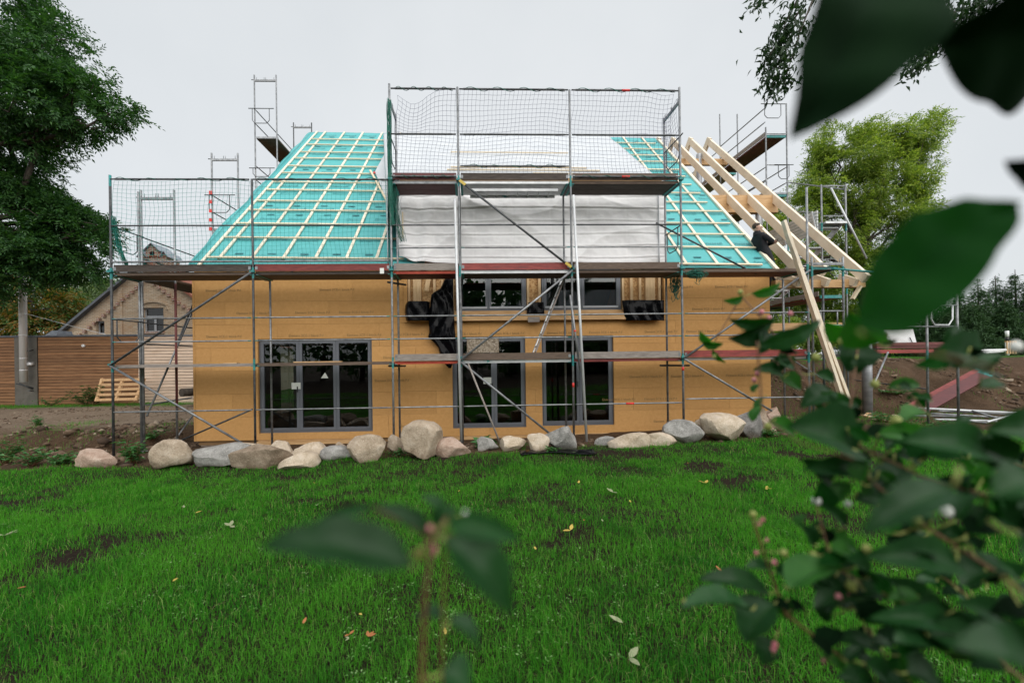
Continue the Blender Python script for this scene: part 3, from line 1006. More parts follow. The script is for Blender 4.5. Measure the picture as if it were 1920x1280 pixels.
foil('black_foil', [(763, 806, 566), (760, 806, 572), (759, 806, 585), (760, 806, 595), (762, 805, 602)], WY - .16, 'rolled black foil on the ledge left of the dormer windows', 18, .02, 2, .14)
foil('black_foil', [(991, 1019, 567), (989, 1020, 576), (987, 1021, 588)], WY - .15, 'small black foil patch between the two dormer windows', 14, .02, 3, .06)
foil('black_foil', [(1167, 1245, 563), (1168, 1245, 575), (1171, 1245, 590), (1174, 1246, 601)], WY - .17, 'wrinkled black foil over the ledge right of the dormer windows', 26, .04, 4, .06)
tag(MB().box(*[v for v in (A(990, 604, WY - .2).x, A(1012, 604, WY - .2).x, WY - .2, WY - .18, 2.93, 3.06)]).build('rag', MT['plank_grey']), 'small pale rag hanging under the ledge between the dormer windows', 'rag')

# ------------------------------------------------------------------ scaffolds
SC = [0, 3.0, 6.0, 7.5, 10.0, 12.5, 15.42]
GRND = [gz(x, 0) for x in SC]
scaf = thing('front_scaffold', 'long grey tube scaffold with plank decks along the house front', 'scaffold', (7.5, .3, 0))
TR = .0242
def post(par, x, y, z0, z1, joints=(), mat='steel', lean=0, name='post'):
    zs, mi = [z0], []
    for j in sorted(joints):
        if z0 + .1 < j < z1 - .05:
            zs += [j - .14, j + .10]
            mi += [0, 1]
    zs.append(z1)
    mi.append(0)
    m = MB()
    m.tube([(x + lean * (z - 2), y, z) for z in zs], TR, 10, mis=mi)
    m.tube([(x + lean * (z0 - 2), y, z0 - .0), (x + lean * (z0 - 2), y, z0 + .012)], .07, 10)
    return m.build(name, [MT[mat], MT['teal']], par)
def rail(par, p, q, name='guard_rail', mat='steel', r=.017, tealend=False):
    p, q = Vector(p), Vector(q)
    d = (q - p).normalized()
    m = MB()
    e = .09
    m.tube([p + d * .02, p + d * e, p + d * (e + .03), q - d * (e + .03), q - d * e, q - d * .02], [r * .75, r * .75, r, r, r * .75, r * .75], 8,
           mis=[1 if tealend else 0, 0, 0, 0, 1 if tealend else 0])
    return m.build(name, [MT[mat], MT['teal']], par)
def brace(par, p, q, mat='steel', name='diagonal_brace', r=TR):
    return MB().tube([p, q], r, 10).build(name, MT[mat], par)
def coupler(par, p, mat='steel_dark'):
    p = Vector(p)
    m = MB()
    m.tube([p - Vector((0, 0, .03)), p + Vector((0, 0, .03))], .04, 8)
    m.bar(p + Vector((-.05, -.03, 0)), p + Vector((.05, -.03, 0)), .05, .035)
    return m.build('coupler', MT[mat], par)
def deck(par, x0, x1, z, mat, edge, toe=None, y0=.05, y1=.66, toe_mat=None, toeh=.15, thick=.045):
    n = 2
    w = (y1 - y0) / n
    m = MB().box(x0 + .03, x1 - .03, y0 - .012, y0 - .002, z - .055, z + .012)
    d = m.build('deck', MT[edge], par)
    for k in range(n):
        MB().box(x0 + .035, x1 - .035, y0 + k * w + .003, y0 + (k + 1) * w - .003, z - thick, z - .002 * k).build('plank', MT[mat], d)
    for xx in (x0 + .035, x1 - .09):
        MB().box(xx, xx + .055, y0 - .016, y1, z - .062, z - thick - .002).build('hook', MT['teal'], d)
    if toe:
        t = MB().box(x0 + .05, x1 - .05, y0 - .05, y0 - .02, z + .016, z + .016 + toeh)
        t.build('toe_board', MT[toe], par)
        for xx in (x0 + .045, x1 - .10):
            MB().box(xx, xx + .055, y0 - .055, y0 - .051, z + .05, z + .12).build('toe_clip', MT['steel'], d)
    return d
def uframe(par, o, ax, w=.5, h=.5, name='end_guard'):
    """bent end guard: a bar with a U-shaped loop below it; o start, ax direction"""
    o, ax = Vector(o), Vector(ax).normalized()
    m = MB().tube([o - ax * .08, o + ax * (w + .18)], .014, 8)
    a, b = o + ax * .05, o + ax * (w + .02)
    dn = Vector((0, 0, -h))
    c = .1
    m.tube([a, a + dn * (1 - c / h), a + dn + ax * c * .6 - dn.normalized() * .03, a + dn + ax * c, b + dn - ax * c, b + dn - ax * c * .6 - dn.normalized() * .03, b + dn * (1 - c / h), b], .012, 8)
    return m.build(name, MT['steel_dark'], par)
def endtop(par, x, y0, y1, z, ax='y'):
    """head bar of a frame with its pegs"""
    m = MB()
    if ax == 'y':
        m.bar((x, y0, z), (x, y1, z), .04, .06)
        for k in (.08, .45, .52, .92):
            yy = y0 + (y1 - y0) * k
            m.tube([(x, yy, z + .03), (x, yy, z + .12)], .008, 6)
    else:
        m.bar((y0, x, z), (y1, x, z), .04, .06)
        m.tube([(y0 - .1, x, z + .03), (y0, x, z + .03)], .014, 6)
        for k in (.1, .45, .52, .9):
            xx = y0 + (y1 - y0) * k
            m.tube([(xx, x, z + .03), (xx, x, z + .12)], .008, 6)
    return m.build('head_bar', MT['steel'], par)

tops = [6.08, 6.02, 8.12, 8.06, 8.02, 8.10, 5.85]
LEAN = -.012
for i, x in enumerate(SC):
    post(scaf, x, 0, GRND[i] - .02, tops[i], (2, 4, 6), 'steel' if i in (2, 4) else 'steel_dark' if i < 2 else 'steel')
btop = [6.05, 3.95, 7.9, 5.96, 5.96, 7.85, 3.9]
for i, x in enumerate(SC):
    post(scaf, x, .70, gz(x, .7) - .02, btop[i], (), 'steel', name='inner_post')
    for z in (1.955, 3.955) + ((5.955,) if 2 <= i <= 5 else ()):
        MB().bar((x, .03, z), (x, .68, z), .04, .05).build('transom', MT['steel_dark'], scaf)
for i in (2, 5):
    endtop(scaf, SC[i], .02, .69, 7.78)
# guard rails: bay -> heights
for b in range(6):
    hs = [2.5, 3.0, 1.0]
    if b < 2: hs += [5.0, 6.0, 4.22]
    elif b < 5: hs += [4.5, 5.0, 7.0, 8.0, 6.30 if b == 3 else 6.07]
    for z in hs:
        if b == 5 and z == 1.0:
            z = 1.08
        rail(scaf, (SC[b] + .02, -.035, z), (SC[b + 1] - .02, -.035, z), r=.021 if z >= 6 or z == 4.22 else .017, mat='steel_dark' if z >= 5 else 'steel', tealend=z in (2.5, 3.0, 4.5))
        if z in (2.5, 3.0, 1.0):
            pass
specs = {  # level 1, 2, 3 per bay: plank, edge, toe
    1: [('plank_grey', 'plank_grey', None), ('plank_grey', 'plank_brown', None), ('darkred', 'redbright', 'plank_grey'), ('alu', 'alu', 'plank_brown'), ('darkred', 'red', 'plank_grey'), ('plank_grey', 'plank_grey', 'red')],
    2: [('plank_brown', 'plank_brown', 'plank_dark'), ('plank_brown', 'plank_dark', 'red'), ('darkred', 'redbright', 'plank_grey'), ('plank_dark', 'alu', 'red'), ('plank_brown', 'plank_brown', 'plank_brown'), ('darkred', 'plank_brown', None)],
    3: [None, None, ('darkred', 'steel', 'darkred'), ('alu', 'alu', 'plank_dark'), ('plank_dark', 'plank_brown', 'plank_brown'), None],
}
for lv, row in specs.items():
    for b, sp in enumerate(row):
        if sp:
            deck(scaf, SC[b], SC[b + 1], lv * 2.0, sp[0], sp[1], sp[2])
# hatch ladder stowed under the aluminium deck
hl = MB()
for y in (.16, .52):
    hl.bar((7.75, y, 5.86), (9.75, y, 5.86), .03, .06)
for k in range(8):
    hl.bar((7.9 + k * .24, .17, 5.86), (7.9 + k * .24, .51, 5.86), .025, .03)
hl.build('hatch_ladder', MT['alu'], scaf)
# braces, by frame node
P = lambda i, z, y=-.06: Vector((SC[i], y, z))
brace(scaf, P(0, 2.0), P(1, 3.98), 'steel_dark')
brace(scaf, P(0, 2.0), A(455, 831, -.05), 'steel')
brace(scaf, A(473, 767, .1), A(338, 826, .6), 'steel_dark', r=.02)
brace(scaf, P(3, 5.98), P(4, 4.02), 'steel_dark')
brace(scaf, P(4, 3.98), P(3, 2.02), 'steel')
brace(scaf, P(3, 1.98), A(1034, 815, -.04), 'steel')
brace(scaf, P(5, 2.0), P(6, 3.95), 'steel')
brace(scaf, P(5, 1.98), A(1447, 770, -.05), 'steel')
brace(scaf, A(1230, 418, .66), A(1418, 514, .3), 'steel_dark', r=.02)
for p, q in ((P(3, 5.98), P(4, 4.02)),):
    d = (q - p).normalized()
    for a in (p + d * .03, q - d * .2):
        MB().bar(a + Vector((0, -.03, 0)), a + d * .16 + Vector((0, -.03, 0)), .012, .06).build('brace_tag', MT['yellow'], scaf)
for i, z, y in ((0, 2.0, -.04), (1, 3.98, -.04), (3, 5.98, -.04), (4, 4.0, -.04), (3, 2.0, -.04), (5, 2.0, -.04), (0, 4.0, -.04), (2, 4.0, -.04), (5, 4.0, -.04), (2, 6.0, -.04), (5, 6.0, -.04)):
    coupler(scaf, (SC[i], -.005, z + .02), 'teal')
for (x0, y0, x1, y1) in ((727, 529, 761, 534), (729, 686, 760, 686), (1238, 685, 1292, 685)):
    a, b = A(x0, y0, .3), A(x1, y1, .8)
    MB().tube([a, b], .024, 10).build('wall_tie', MT['steel_dark'], scaf)
uframe(scaf, (-.0, .06, 5.0), (.12, 1, -.0), .5, .48)
uframe(scaf, (-.0, .06, 3.0), (.12, 1, 0), .5, .48)
uframe(scaf, (12.5, .66, 7.0), (0, -1, 0), .6, .5)
uframe(scaf, (12.5, .66, 5.0), (0, -1, 0), .5, .5)
uframe(scaf, (6.0, .66, 7.0), (0, -1, 0), .6, .5)
# red and white bands on tubes
for (px, py, Y, dx) in ((1181, 752, -.035, .09), (1173, 171, -.035, .09), (1173, 331, -.035, .09)):
    p = A(px, py, Y)
    z = {752: 1.0, 171: 8.0, 331: 6.07}[py]
    MB().tube([(p.x - dx, -.035, z), (p.x + dx, -.035, z)], .0235, 10).build('red_band', MT['tagred'], scaf)
MB().tube([(10, 0, 1.38), (10, 0, 1.48)], .0262, 10).build('red_band', MT['tagred'], scaf)
MB().tube([(12.5, 0, 1.72), (12.5, 0, 1.80)], .0262, 10).build('red_band', MT['tagred'], scaf)
MB().box(5.76, 5.85, -.075, -.07, 3.93, 4.05).build('scaffold_tag', MT['paper'], scaf)

# loose poles and ladder standing in the front scaffold
def pole(label, pts, r=.028, mat='steel_pale', name='prop_pole', bands=()):
    m = MB().tube(pts, r, 12)
    o = m.build(name, MT[mat])
    tag(o, label, 'pole')
    for k in bands:
        a = Vector(pts[0]).lerp(Vector(pts[-1]), k)
        b = Vector(pts[0]).lerp(Vector(pts[-1]), k + .025)
        MB().tube([a, b], r + .003, 12).build('red_band', MT['tagred'], o)
    return o
pole('long pale pole standing beside the post left of the osb panel', [A(853, 374, -.12), A(865, 828, -.12)])
pole('long white pole leaning in front of the right terrace door', [A(1075, 366, -.12), A(1100, 829, -.2)])
pole('thin telescopic prop with a red band near the white pole', [A(1069, 553, -.14), A(1088, 696, -.2)], .022, 'steel', bands=(.46,))
pole('square grey stay leaning down to the boulders before the middle door', [A(878, 682, -.06), A(940, 836, -.5)], .02, 'plank_grey')
for (xa, xb, yy, lb_) in ((552, 640, 676.5, 'long orange board offcut lying on the plank before the left door'), (421, 446, 677, 'short orange board offcut lying on the leftmost lower plank')):
    p, q = A(xa, yy, .25), A(xb, yy, .25)
    tag(MB().box(p.x, q.x, .2, .32, 2.003, 2.035).build('board_offcut', MT['glulam']), lb_, 'offcut')
lad = thing('ladder', 'worn aluminium ladder leaning between the decks by the dormer windows', 'ladder', A(1005, 659, .35))
lt, lb = A(1058, 522, .60), A(1004, 660, .25)
for dy in (-.0, .36):
    MB().bar(lb + Vector((0, dy * .4, 0)) + Vector((0, dy * .6, 0)), lt + Vector((0, dy * .1, 0)) + Vector((0, dy * .9 - .3 * 0, 0)), .03, .07, (0, 1, 0)).build('stile', MT['plank_grey' if dy == 0 else 'alu'], lad)
for k in range(6):
    c = lb.lerp(lt, .08 + k * .17)
    MB().tube([c, c + Vector((0, .36, 0))], .015, 8).build('rung', MT['alu'], lad)

# side scaffold along the left gable
def side_frames(root, frames, xl, xr, zdecks):
    for (Y, z1, mat) in frames:
        for x in (xl, xr):
            x_ = x + .028 * Y
            post(root, x_, Y, max(gz(x_, Y), 0) - .02, z1, (), mat)
        endtop(root, Y, xl + .028 * Y, xr + .028 * Y, z1 - .2, 'x')
ls = thing('gable_scaffold', 'stepped tube scaffold rising behind the left roof verge', 'scaffold', (.4, 4, 0))
fr = [(.72, 6.1, 'steel'), (3.1, 8.25, 'steel'), (5.3, 12.2, 'steel'), (8.1, 12.25, 'steel_dark')]
side_frames(ls, fr, .02, .78, None)
MB().tube([(.8, .72, 1.0), (.8, .72, 3.9)], .0255, 10).build('painted_post', MT['rust'], ls)
def ydeck(par, xl, xr, Ya, Yb, z, mat):
    xo = .028 * (Ya + Yb) / 2
    d = MB().box(xl + xo, xl + xo + .3, Ya + .03, Yb - .03, z - .05, z).build('deck', MT[mat], par)
    MB().box(xl + xo + .31, xr + xo - .03, Ya + .03, Yb - .03, z - .05, z - .002).build('plank', MT[mat], d)
    MB().box(xl + xo, xr + xo, Ya - .0, Ya + .03, z - .04, z + .02).build('deck_end', MT['steel'], d)
for Ya, Yb, z, m in ((.72, 3.1, 4.0, 'plank_brown'), (3.1, 5.3, 6.0, 'red'), (5.3, 8.1, 10.0, 'plank_brown'), (5.3, 8.1, 8.0, 'plank_brown'), (.72, 3.1, 2.0, 'plank_brown')):
    ydeck(ls, .02, .78, Ya, Yb, z, m)
for Ya, Yb, z0, z1 in ((.72, 3.1, 5.0, 5.0), (.72, 3.1, 4.5, 4.5), (.72, 3.1, 3.0, 3.0), (.72, 3.1, 2.5, 2.5), (3.1, 5.3, 7.0, 7.0), (3.1, 5.3, 6.5, 6.5), (5.3, 8.1, 11.0, 11.0), (5.3, 8.1, 10.5, 10.5), (5.3, 8.1, 9.0, 9.0), (5.3, 8.1, 8.5, 8.5), (5.3, 8.1, 7.9, 10.0)):
    rail(ls, (.02 + .028 * Ya, Ya, z0), (.02 + .028 * Yb, Yb, z1), mat='steel_dark')
for Y, z in ((5.3, 11.0), (3.1, 7.0), (5.3, 8.9)):
    uframe(ls, (.02 + .028 * Y - .12, Y - .03, z), (1, 0, 0), .62, .52 if z != 8.9 else .3)
brace(ls, A(334, 640, .72), A(366, 560, 2.0), 'steel_dark', r=.02)
brace(ls, A(275, 780, .5), A(365, 575, 2.2), 'steel', r=.022)
brace(ls, A(270, 760, .72), A(360, 745, 2.6), 'steel', r=.02)
brace(ls, A(330, 822, .75), A(362, 778, 1.6), 'steel', r=.018)
for k in range(5):
    p = A(396, 362 + k * 17, 3.08)
    MB().box(p.x - .04, p.x + .04, 3.04, 3.06, p.z - .05, p.z + .05).build('warning_tape', MT['tagred'], ls)

# right gable scaffold with stair
rs = thing('stair_scaffold', 'tall tube scaffold with stair flights beyond the right gable', 'scaffold', (18.6, 5, 0))
for (Y, xa, xb, z1) in ((2.7, 18.30, 19.05, 7.15), (4.8, 18.27, 19.03, 11.0), (7.5, 18.4, 19.16, 12.35), (10, 18.5, 19.25, 11.0)):
    for k, x in enumerate((xa, xb)):
        post(rs, x, Y, gz(x, Y) - .05, z1 - (.85 if (Y == 4.8 and k == 0) else 0), (2.0, 4.0, 5.9), 'steel')
for Y, z, m in ((4.8, 9.85, 'darkred'), (4.8, 7.75, 'plank_brown'), (7.5, 9.85, 'plank_grey'), (2.7, 3.8, 'red'), (4.8, 3.8, 'plank_brown'), (7.5, 7.75, 'plank_brown')):
    xo = 18.3 + .03 * (Y - 4.8)
    d = MB().box(xo, xo + .36, Y + .05, Y + 2.55, z - .05, z).build('deck', MT[m], rs)
    MB().box(xo + .37, xo + .7, Y + .05, Y + 2.55, z - .05, z - .002).build('plank', MT[m], d)
    MB().box(xo, xo + .7, Y - .0, Y + .045, z - .06, z + .03).build('deck_end', MT['teal'], d)
    MB().box(xo - .03, xo - .005, Y + .05, Y + 2.55, z + .01, z + .16).build('toe_board', MT['plank_grey'], d)
for (Ya, Yb, xa, z0, z1) in ((4.8, 7.5, 18.27, 10.85, 10.85), (4.8, 7.5, 18.27, 10.35, 10.35), (4.8, 7.5, 18.27, 8.75, 8.75), (4.8, 7.5, 19.03, 8.75, 8.75), (4.8, 7.5, 18.27, 8.25, 8.25), (4.8, 7.5, 19.03, 8.2, 8.2),
                             (7.5, 10, 18.4, 10.85, 10.85), (7.5, 10, 18.4, 8.75, 8.75), (7.5, 10, 19.16, 8.75, 8.75), (2.7, 4.8, 18.3, 6.3, 7.2), (2.7, 4.8, 19.05, 7.0, 8.2), (2.7, 4.8, 18.3, 4.9, 4.9), (2.7, 4.8, 18.3, 4.4, 4.4), (2.7, 4.8, 19.05, 4.9, 4.9), (2.7, 4.8, 18.3, 2.8, 2.8), (2.7, 4.8, 18.3, 1.3, 2.4)):
    rail(rs, (xa, Ya, z0), (xa, Yb, z1), mat='steel', r=.02)
for Y, xa, xb, zz in ((2.7, 18.30, 19.05, (7.1, 6.2, 4.9, 2.9)), (4.8, 18.27, 19.03, (9.9, 8.8, 7.8, 4.8))):
    for z in zz:
        rail(rs, (xa, Y - .03, z), (xb, Y - .03, z), 'frame_bar', r=.02)
uframe(rs, (18.15, 4.75, 10.95), (1, 0, 0), .62, .5)
uframe(rs, (18.62, 4.75, 8.8), (1, 0, 0), .42, .5)
uframe(rs, (18.45, 2.66, 4.9), (1, 0, 0), .42, .5)
brace(rs, A(1558, 352, 2.6), A(1625, 485, 2.2), 'steel_pale', r=.024)
# aluminium stair flight
st0, st1 = Vector((18.35, 5.2, 4.0)), Vector((18.35, 2.75, 6.0))
sd_ = (st1 - st0)
for dx in (0, .58):
    MB().bar(st0 + Vector((dx, 0, 0)), st1 + Vector((dx, 0, 0)), .03, .16).build('stringer', MT['steel_pale'], rs)
for k in range(9):
    c = st0 + sd_ * ((k + .5) / 9)
    MB().box(c.x + .017, c.x + .563, c.y - .11, c.y + .11, c.z - .015, c.z + .015).build('tread', MT['steel_pale'], rs)
MB().box(18.33, 19.03, 2.6, 3.0, 5.96, 6.02).build('landing', MT['alu'], rs)
for k in range(7):                                       # ribbed side of the aluminium platform
    MB().box(18.20, 18.24, 2.75, 6.1, 5.72 + k * .1, 5.80 + k * .1).build('side_rib', MT['steel_pale'], rs)
for yy in (2.75, 2.95, 3.9, 5.0):
    MB().bar((18.18, yy, 5.7), (18.18, yy + .15, 6.42), .03, .04).build('side_stile', MT['steel_pale'], rs)
# corner frame at the right end of the front scaffold
cf = thing('corner_scaffold', 'short tube frame tower under the ends of the bare rafters', 'scaffold', (16.1, .2, 0))
for x in (15.72, 16.47):
    post(cf, x, .22, gz(x, .2) - .05, 4.32, (4,), 'steel')
endtop(cf, .22, 15.72, 16.47, 4.16, 'x')
for z in (2.72, 3.05):
    rail(cf, (15.72, .2, z), (16.47, .2, z), 'frame_bar', r=.02)
deck(cf, 15.75, 16.45, 4.1, 'plank_brown', 'teal', None, .3, 1.0)
for x in (15.9, 16.3):
    MB().tube([(x, .2, 2.72), (x, .2, 3.05)], .014, 8).build('frame_bar', MT['steel'], cf)
MB().tube([(16.1, .1, 4.02), (17.9, .6, 4.02)], .024, 10).build('tie_tube', MT['teal'], cf)
post(cf, 16.62, .9, gz(16.6, .9) - .05, 3.7, (), 'steel_dark')
# lone frame on the right
lf = thing('standing_scaffold', 'free standing galvanised scaffold frame before the earth bank', 'scaffold', (19.3, .2, 0))
fa, fb = A(1740, 770, .3), A(1797, 772, .3)
for p, zt in ((fa, A(1735, 572, .3).z), (fb, A(1797, 532, .3).z)):
    post(lf, p.x, .3, gz(p.x, .3) - .05, zt, (2.0,), 'steel')
z1_ = A(1760, 574, .3).z
rail(lf, (fa.x, .28, z1_), (fb.x, .28, z1_ + .02), 'frame_bar', r=.02)
rail(lf, (fa.x - .6, .28, A(1740, 612, .3).z), (fb.x, .28, A(1797, 612, .3).z), 'frame_bar', r=.014)
lp = [A(1746, 573, .26), A(1746, 598, .26), A(1752, 609, .26), A(1779, 609, .26), A(1786, 598, .26), A(1786, 573, .26)]
MB().tube(lp, .016, 8).build('loop_bar', MT['steel_pale'], lf)
brace(lf, A(1617, 770, 2.9), A(1665, 660, 3.4), 'steel')
brace(lf, A(1600, 712, 3.2), A(1737, 729, .6), 'steel_dark', r=.016)
# two spruce planks leaning on the deck
for k, (a, b, Y0, Y1) in enumerate((((1469, 414), (1588, 775), -.10, -.45), ((1476, 438), (1598, 770), -.16, -.30))):
    tag(MB().bar(A(*a, Y0), A(*b, Y1), .055, .13, (.25, 1, 0)).build('leaning_plank', MT['rafter']), ('longer left spruce plank leaning on the right end of the scaffold', 'shorter right spruce plank leaning on the right end of the scaffold')[k], 'plank', 'planks leaning on the scaffold')

# ------------------------------------------------------------------ safety nets
def net(name, fn, U, Vn, mat, label, r=.0030, sub=1):
    m_v, m_f = [], []
    P_ = [[Vector(fn(i / U, j / Vn)) for i in range(U + 1)] for j in range(Vn + 1)]
    def seg(line):
        o = len(m_v)
        for i, p in enumerate(line):
            d = (line[min(i + 1, len(line) - 1)] - line[max(i - 1, 0)]).normalized()
            a = d.cross(Vector((.3, 1, .2))).normalized()
            b = d.cross(a)
            for k in range(3):
                c = 2 * math.pi * k / 3
                m_v.append(tuple(p + (a * math.cos(c) + b * math.sin(c)) * r))
        for i in range(len(line) - 1):
            for k in range(3):
                m_f.append((o + i * 3 + k, o + i * 3 + (k + 1) % 3, o + i * 3 + 3 + (k + 1) % 3, o + i * 3 + 3 + k))
    for j in range(Vn + 1):
        seg(P_[j])
    for i in range(U + 1):
        seg([P_[j][i] for j in range(Vn + 1)])
    me = np_mesh(name, np.array(m_v), np.array(m_f), MT[mat])
    return tag(link(name, me), label, 'safety net')
def lace(par, a, b, mat, r=.006, turns=7, amp=.03, name='lacing_rope'):
    a, b = Vector(a), Vector(b)
    n = turns * 8
    pts = []
    for k in range(n + 1):
        t = k / n
        an = t * turns * 2 * math.pi
        pts.append(a.lerp(b, t) + Vector((0, math.cos(an) * amp, math.sin(an) * amp + .015 * math.sin(t * 23))))
    MB().tube(pts, r, 5).build(name, MT[mat], par)
def nf1(u, v):
    x = .02 + 5.96 * u
    z = 4.05 + 1.95 * v
    e = math.sin(math.pi * min(1, max(0, u))) ** .3
    z += .03 * float(vnoise(x, z, 1.3, 3)) * e - .06 * (1 - v) * abs(math.sin(u * 9)) + .10 * (1 - v) * (1 - sstep(0, .07, u))
    return (x + .035 * float(vnoise(z * 2, x * 1.4, 1, 8)) + .02 * v, .05 - .05 * math.sin(math.pi * v) * (1 + float(vnoise(x, z, .9, 1))), z + .008 * float(vnoise(x * 9, z * 9, 1, 2)))
n1 = net('safety_net', nf1, 64, 21, 'net_teal', 'teal safety net stretched above the left scaffold bays')
for b in (0, 1):
    lace(n1, (SC[b] + .05, -.035, 6.0), (SC[b + 1] - .05, -.035, 6.0), 'net', .006, 5, .024)
def nf2(u, v):
    x = 6.08 + 6.32 * u
    sag = .34 * math.exp(-((u - .055) / .06) ** 2) * sstep(.35, 1, v)
    z = 6.08 + 1.98 * v - sag - .10 * math.exp(-((u - .97) / .05) ** 2) * v
    z += (.10 * math.sin(u * 15 + .5) * (1 - v) * .5 + .05 * float(vnoise(x, z, 1.0, 5))) * math.sin(math.pi * min(1, v * 1.1 + .02))
    xs = -.16 * (1 - u) * (1 - v) * 0 + .18 * (.5 - v) * (1 - sstep(.5, .8, u)) * -1
    return (x + xs + .03 * float(vnoise(z * 3, x, 1, 9)), .06 + .30 * math.sin(math.pi * v) * (.4 + .5 * abs(math.sin(u * 6))), z + .01 * float(vnoise(x * 9, z * 9, 1, 2)))
n2_ = net('safety_net', nf2, 68, 21, 'net_blue', 'violet grey safety net stretched above the upper middle bays', .0030)
for b in (2, 3, 4):
    lace(n2_, (SC[b] + .1, -.035, 8.0), (SC[b + 1] - .1, -.035, 8.0), 'net', .006, 4, .026)
    zb = 6.30 if b == 3 else 6.07
    lace(n2_, (SC[b] + .2, -.035, zb), (SC[b + 1] - .2, -.035, zb), 'net', .006, 5, .026)
def nf3(u, v):
    return (12.47 - .03 * math.sin(v * 9), .04 + .62 * u, 6.1 + 1.75 * v - .1 * math.sin(math.pi * u) + .03 * math.sin(u * 9 + v * 7))
tag(net('safety_net', nf3, 7, 19, 'net_blue', 'narrow net closing the right end of the upper scaffold'), None)
def bundle(name, pts, n, spread, mat, label, r=.004, wav=.05):
    """net gathered into a rope of many loose strands"""
    m = MB()
    pts = [Vector(p) for p in pts]
    for k in range(n):
        ph, rr = random.uniform(0, 6.28), random.uniform(.1, 1) * spread
        L = []
        N = 10 * (len(pts) - 1)
        for i in range(N + 1):
            t = i / N * (len(pts) - 1)
            j = min(int(t), len(pts) - 2)
            c = pts[j].lerp(pts[j + 1], t - j)
            an = ph + t * random.uniform(.9, 1.1) * 1.7 + wav * 6 * math.sin(t * 5 + k)
            L.append(c + Vector((math.cos(an) * rr, math.sin(an) * rr, random.uniform(-.03, .03))))
        m.tube(L, r, 4, smooth=False)
    return tag(m.build(name, MT[mat]), label, 'netting')
bundle('gathered_net', [(5.99, -.02, 7.75), (5.99, -.02, 6.6), (6.0, -.02, 5.6), (6.03, .0, 5.0)], 46, .055, 'net', 'dark green netting gathered round the post left of the dormer')
bundle('gathered_net', [(6.02, .12, 6.0), (6.12, .22, 5.2), (6.2, .3, 4.75)], 26, .10, 'net', 'loose dark green netting drooping beside the dormer cheek')
bundle('gathered_net', [(.04, 0, 5.2), (.10, .05, 4.6), (.28, .06, 4.15)], 26, .06, 'net', 'green netting bunched at the left end post')
def coil(name, px, py, Y, w, h, n, label):
    c = A(px, py, Y)
    m = MB()
    for k in range(n):
        a0 = random.uniform(0, 6.28)
        rx, rz = w * random.uniform(.3, 1), h * random.uniform(.3, 1)
        cx, cz = c.x + random.uniform(-w, w) * .5, c.z + random.uniform(-h, h) * .4
        cy = Y + random.uniform(-.06, .06)
        L = [Vector((cx + rx * math.cos(a0 + t * .45), cy + .05 * math.sin(t + k), cz + rz * math.sin(a0 + t * .45) * (1 + .2 * math.sin(t)))) for t in range(random.randint(8, 15))]
        m.tube(L, .005, 4, smooth=False)
    return tag(m.build(name, MT['net']), label, 'rope')
coil('green_rope', 1266, 535, .5, .10, .34, 34, 'tangle of green rope hanging from the scaffold right of the dormer')
coil('green_rope', 1305, 513, -.08, .20, .09, 40, 'green rope heap lying on the scaffold deck before the right roof')
coil('green_rope', 1310, 520, -.10, .09, .14, 8, 'loose green rope loop hanging off the right deck')
# ------------------------------------------------------------------ boulders
ICO = None
def ico(sub):
    bm = bmesh.new()
    bmesh.ops.create_icosphere(bm, subdivisions=sub, radius=1)
    V = np.array([v.co[:] for v in bm.verts])
    Fq = np.array([[v.index for v in f.verts] for f in bm.faces])
    bm.free()
    return V, Fq
IV, IF = ico(4)
def boulder(x0, x1, y0, y1, Y, kind, label, ang=.3, tilt=0, seed=0, depth=.8):
    """stone whose outline fills that pixel box when it stands at depth Y; ang: how many flat cleft faces"""
    r_ = random.Random(seed * 31 + 5)
    a, b = A(x0, (y0 + y1) / 2, Y), A(x1, (y0 + y1) / 2, Y)
    zt, zb = A((x0 + x1) / 2, y0, Y).z, A((x0 + x1) / 2, y1, Y).z
    w_, h_ = (b.x - a.x) / 2 * 1.12, (zt - zb) / 2
    V = IV.copy()
    V = np.sign(V) * np.abs(V) ** .86                     # blockier than a ball
    for k in range(int(4 + ang * 18)):                    # cleft faces
        n = np.array([r_.gauss(0, 1), r_.gauss(0, 1), r_.gauss(0, .8)])
        n /= np.linalg.norm(n)
        d = r_.uniform(.63, .90) - .14 * ang
        s = V @ n - d
        V = V - np.outer(np.maximum(s, 0) * .98, n)
    for sc_, am in ((1.3, .08), (3.1, .045), (7.5, .024), (15, .012)):
        dv = np.array([noise.noise(Vector(v) * sc_ + Vector((seed * 7.1, seed, 3))) for v in V])
        V = V * (1 + am * dv)[:, None]
    V[:, 0] /= np.abs(V[:, 0]).max()
    V[:, 2] = (V[:, 2] - V[:, 2].min()) / (V[:, 2].max() - V[:, 2].min()) * 2 - 1
    ca, sa = math.cos(tilt), math.sin(tilt)
    hx, hz = V[:, 0] * w_, V[:, 2] * (h_ + .03)
    X, Z = hx * ca - hz * sa, hx * sa + hz * ca
    X *= w_ / np.abs(X).max()
    Z = (Z - Z.min()) / (Z.max() - Z.min())
    cx = (a.x + b.x) / 2
    dp = (w_ + h_) / 2 * depth
    Yv = V[:, 1] * dp
    zb2 = min(zb - .05, gz(cx, Y) - .06)
    P_ = np.stack([X, Yv, zb2 - zt + Z * (zt - zb2)], -1)
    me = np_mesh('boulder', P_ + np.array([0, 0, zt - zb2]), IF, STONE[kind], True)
    me.set_sharp_from_angle(angle=R(34))
    o = link('boulder', me)
    o.location = (cx, Y, zb2)
    return tag(o, label, 'boulder', 'boulders along the lawn edge')
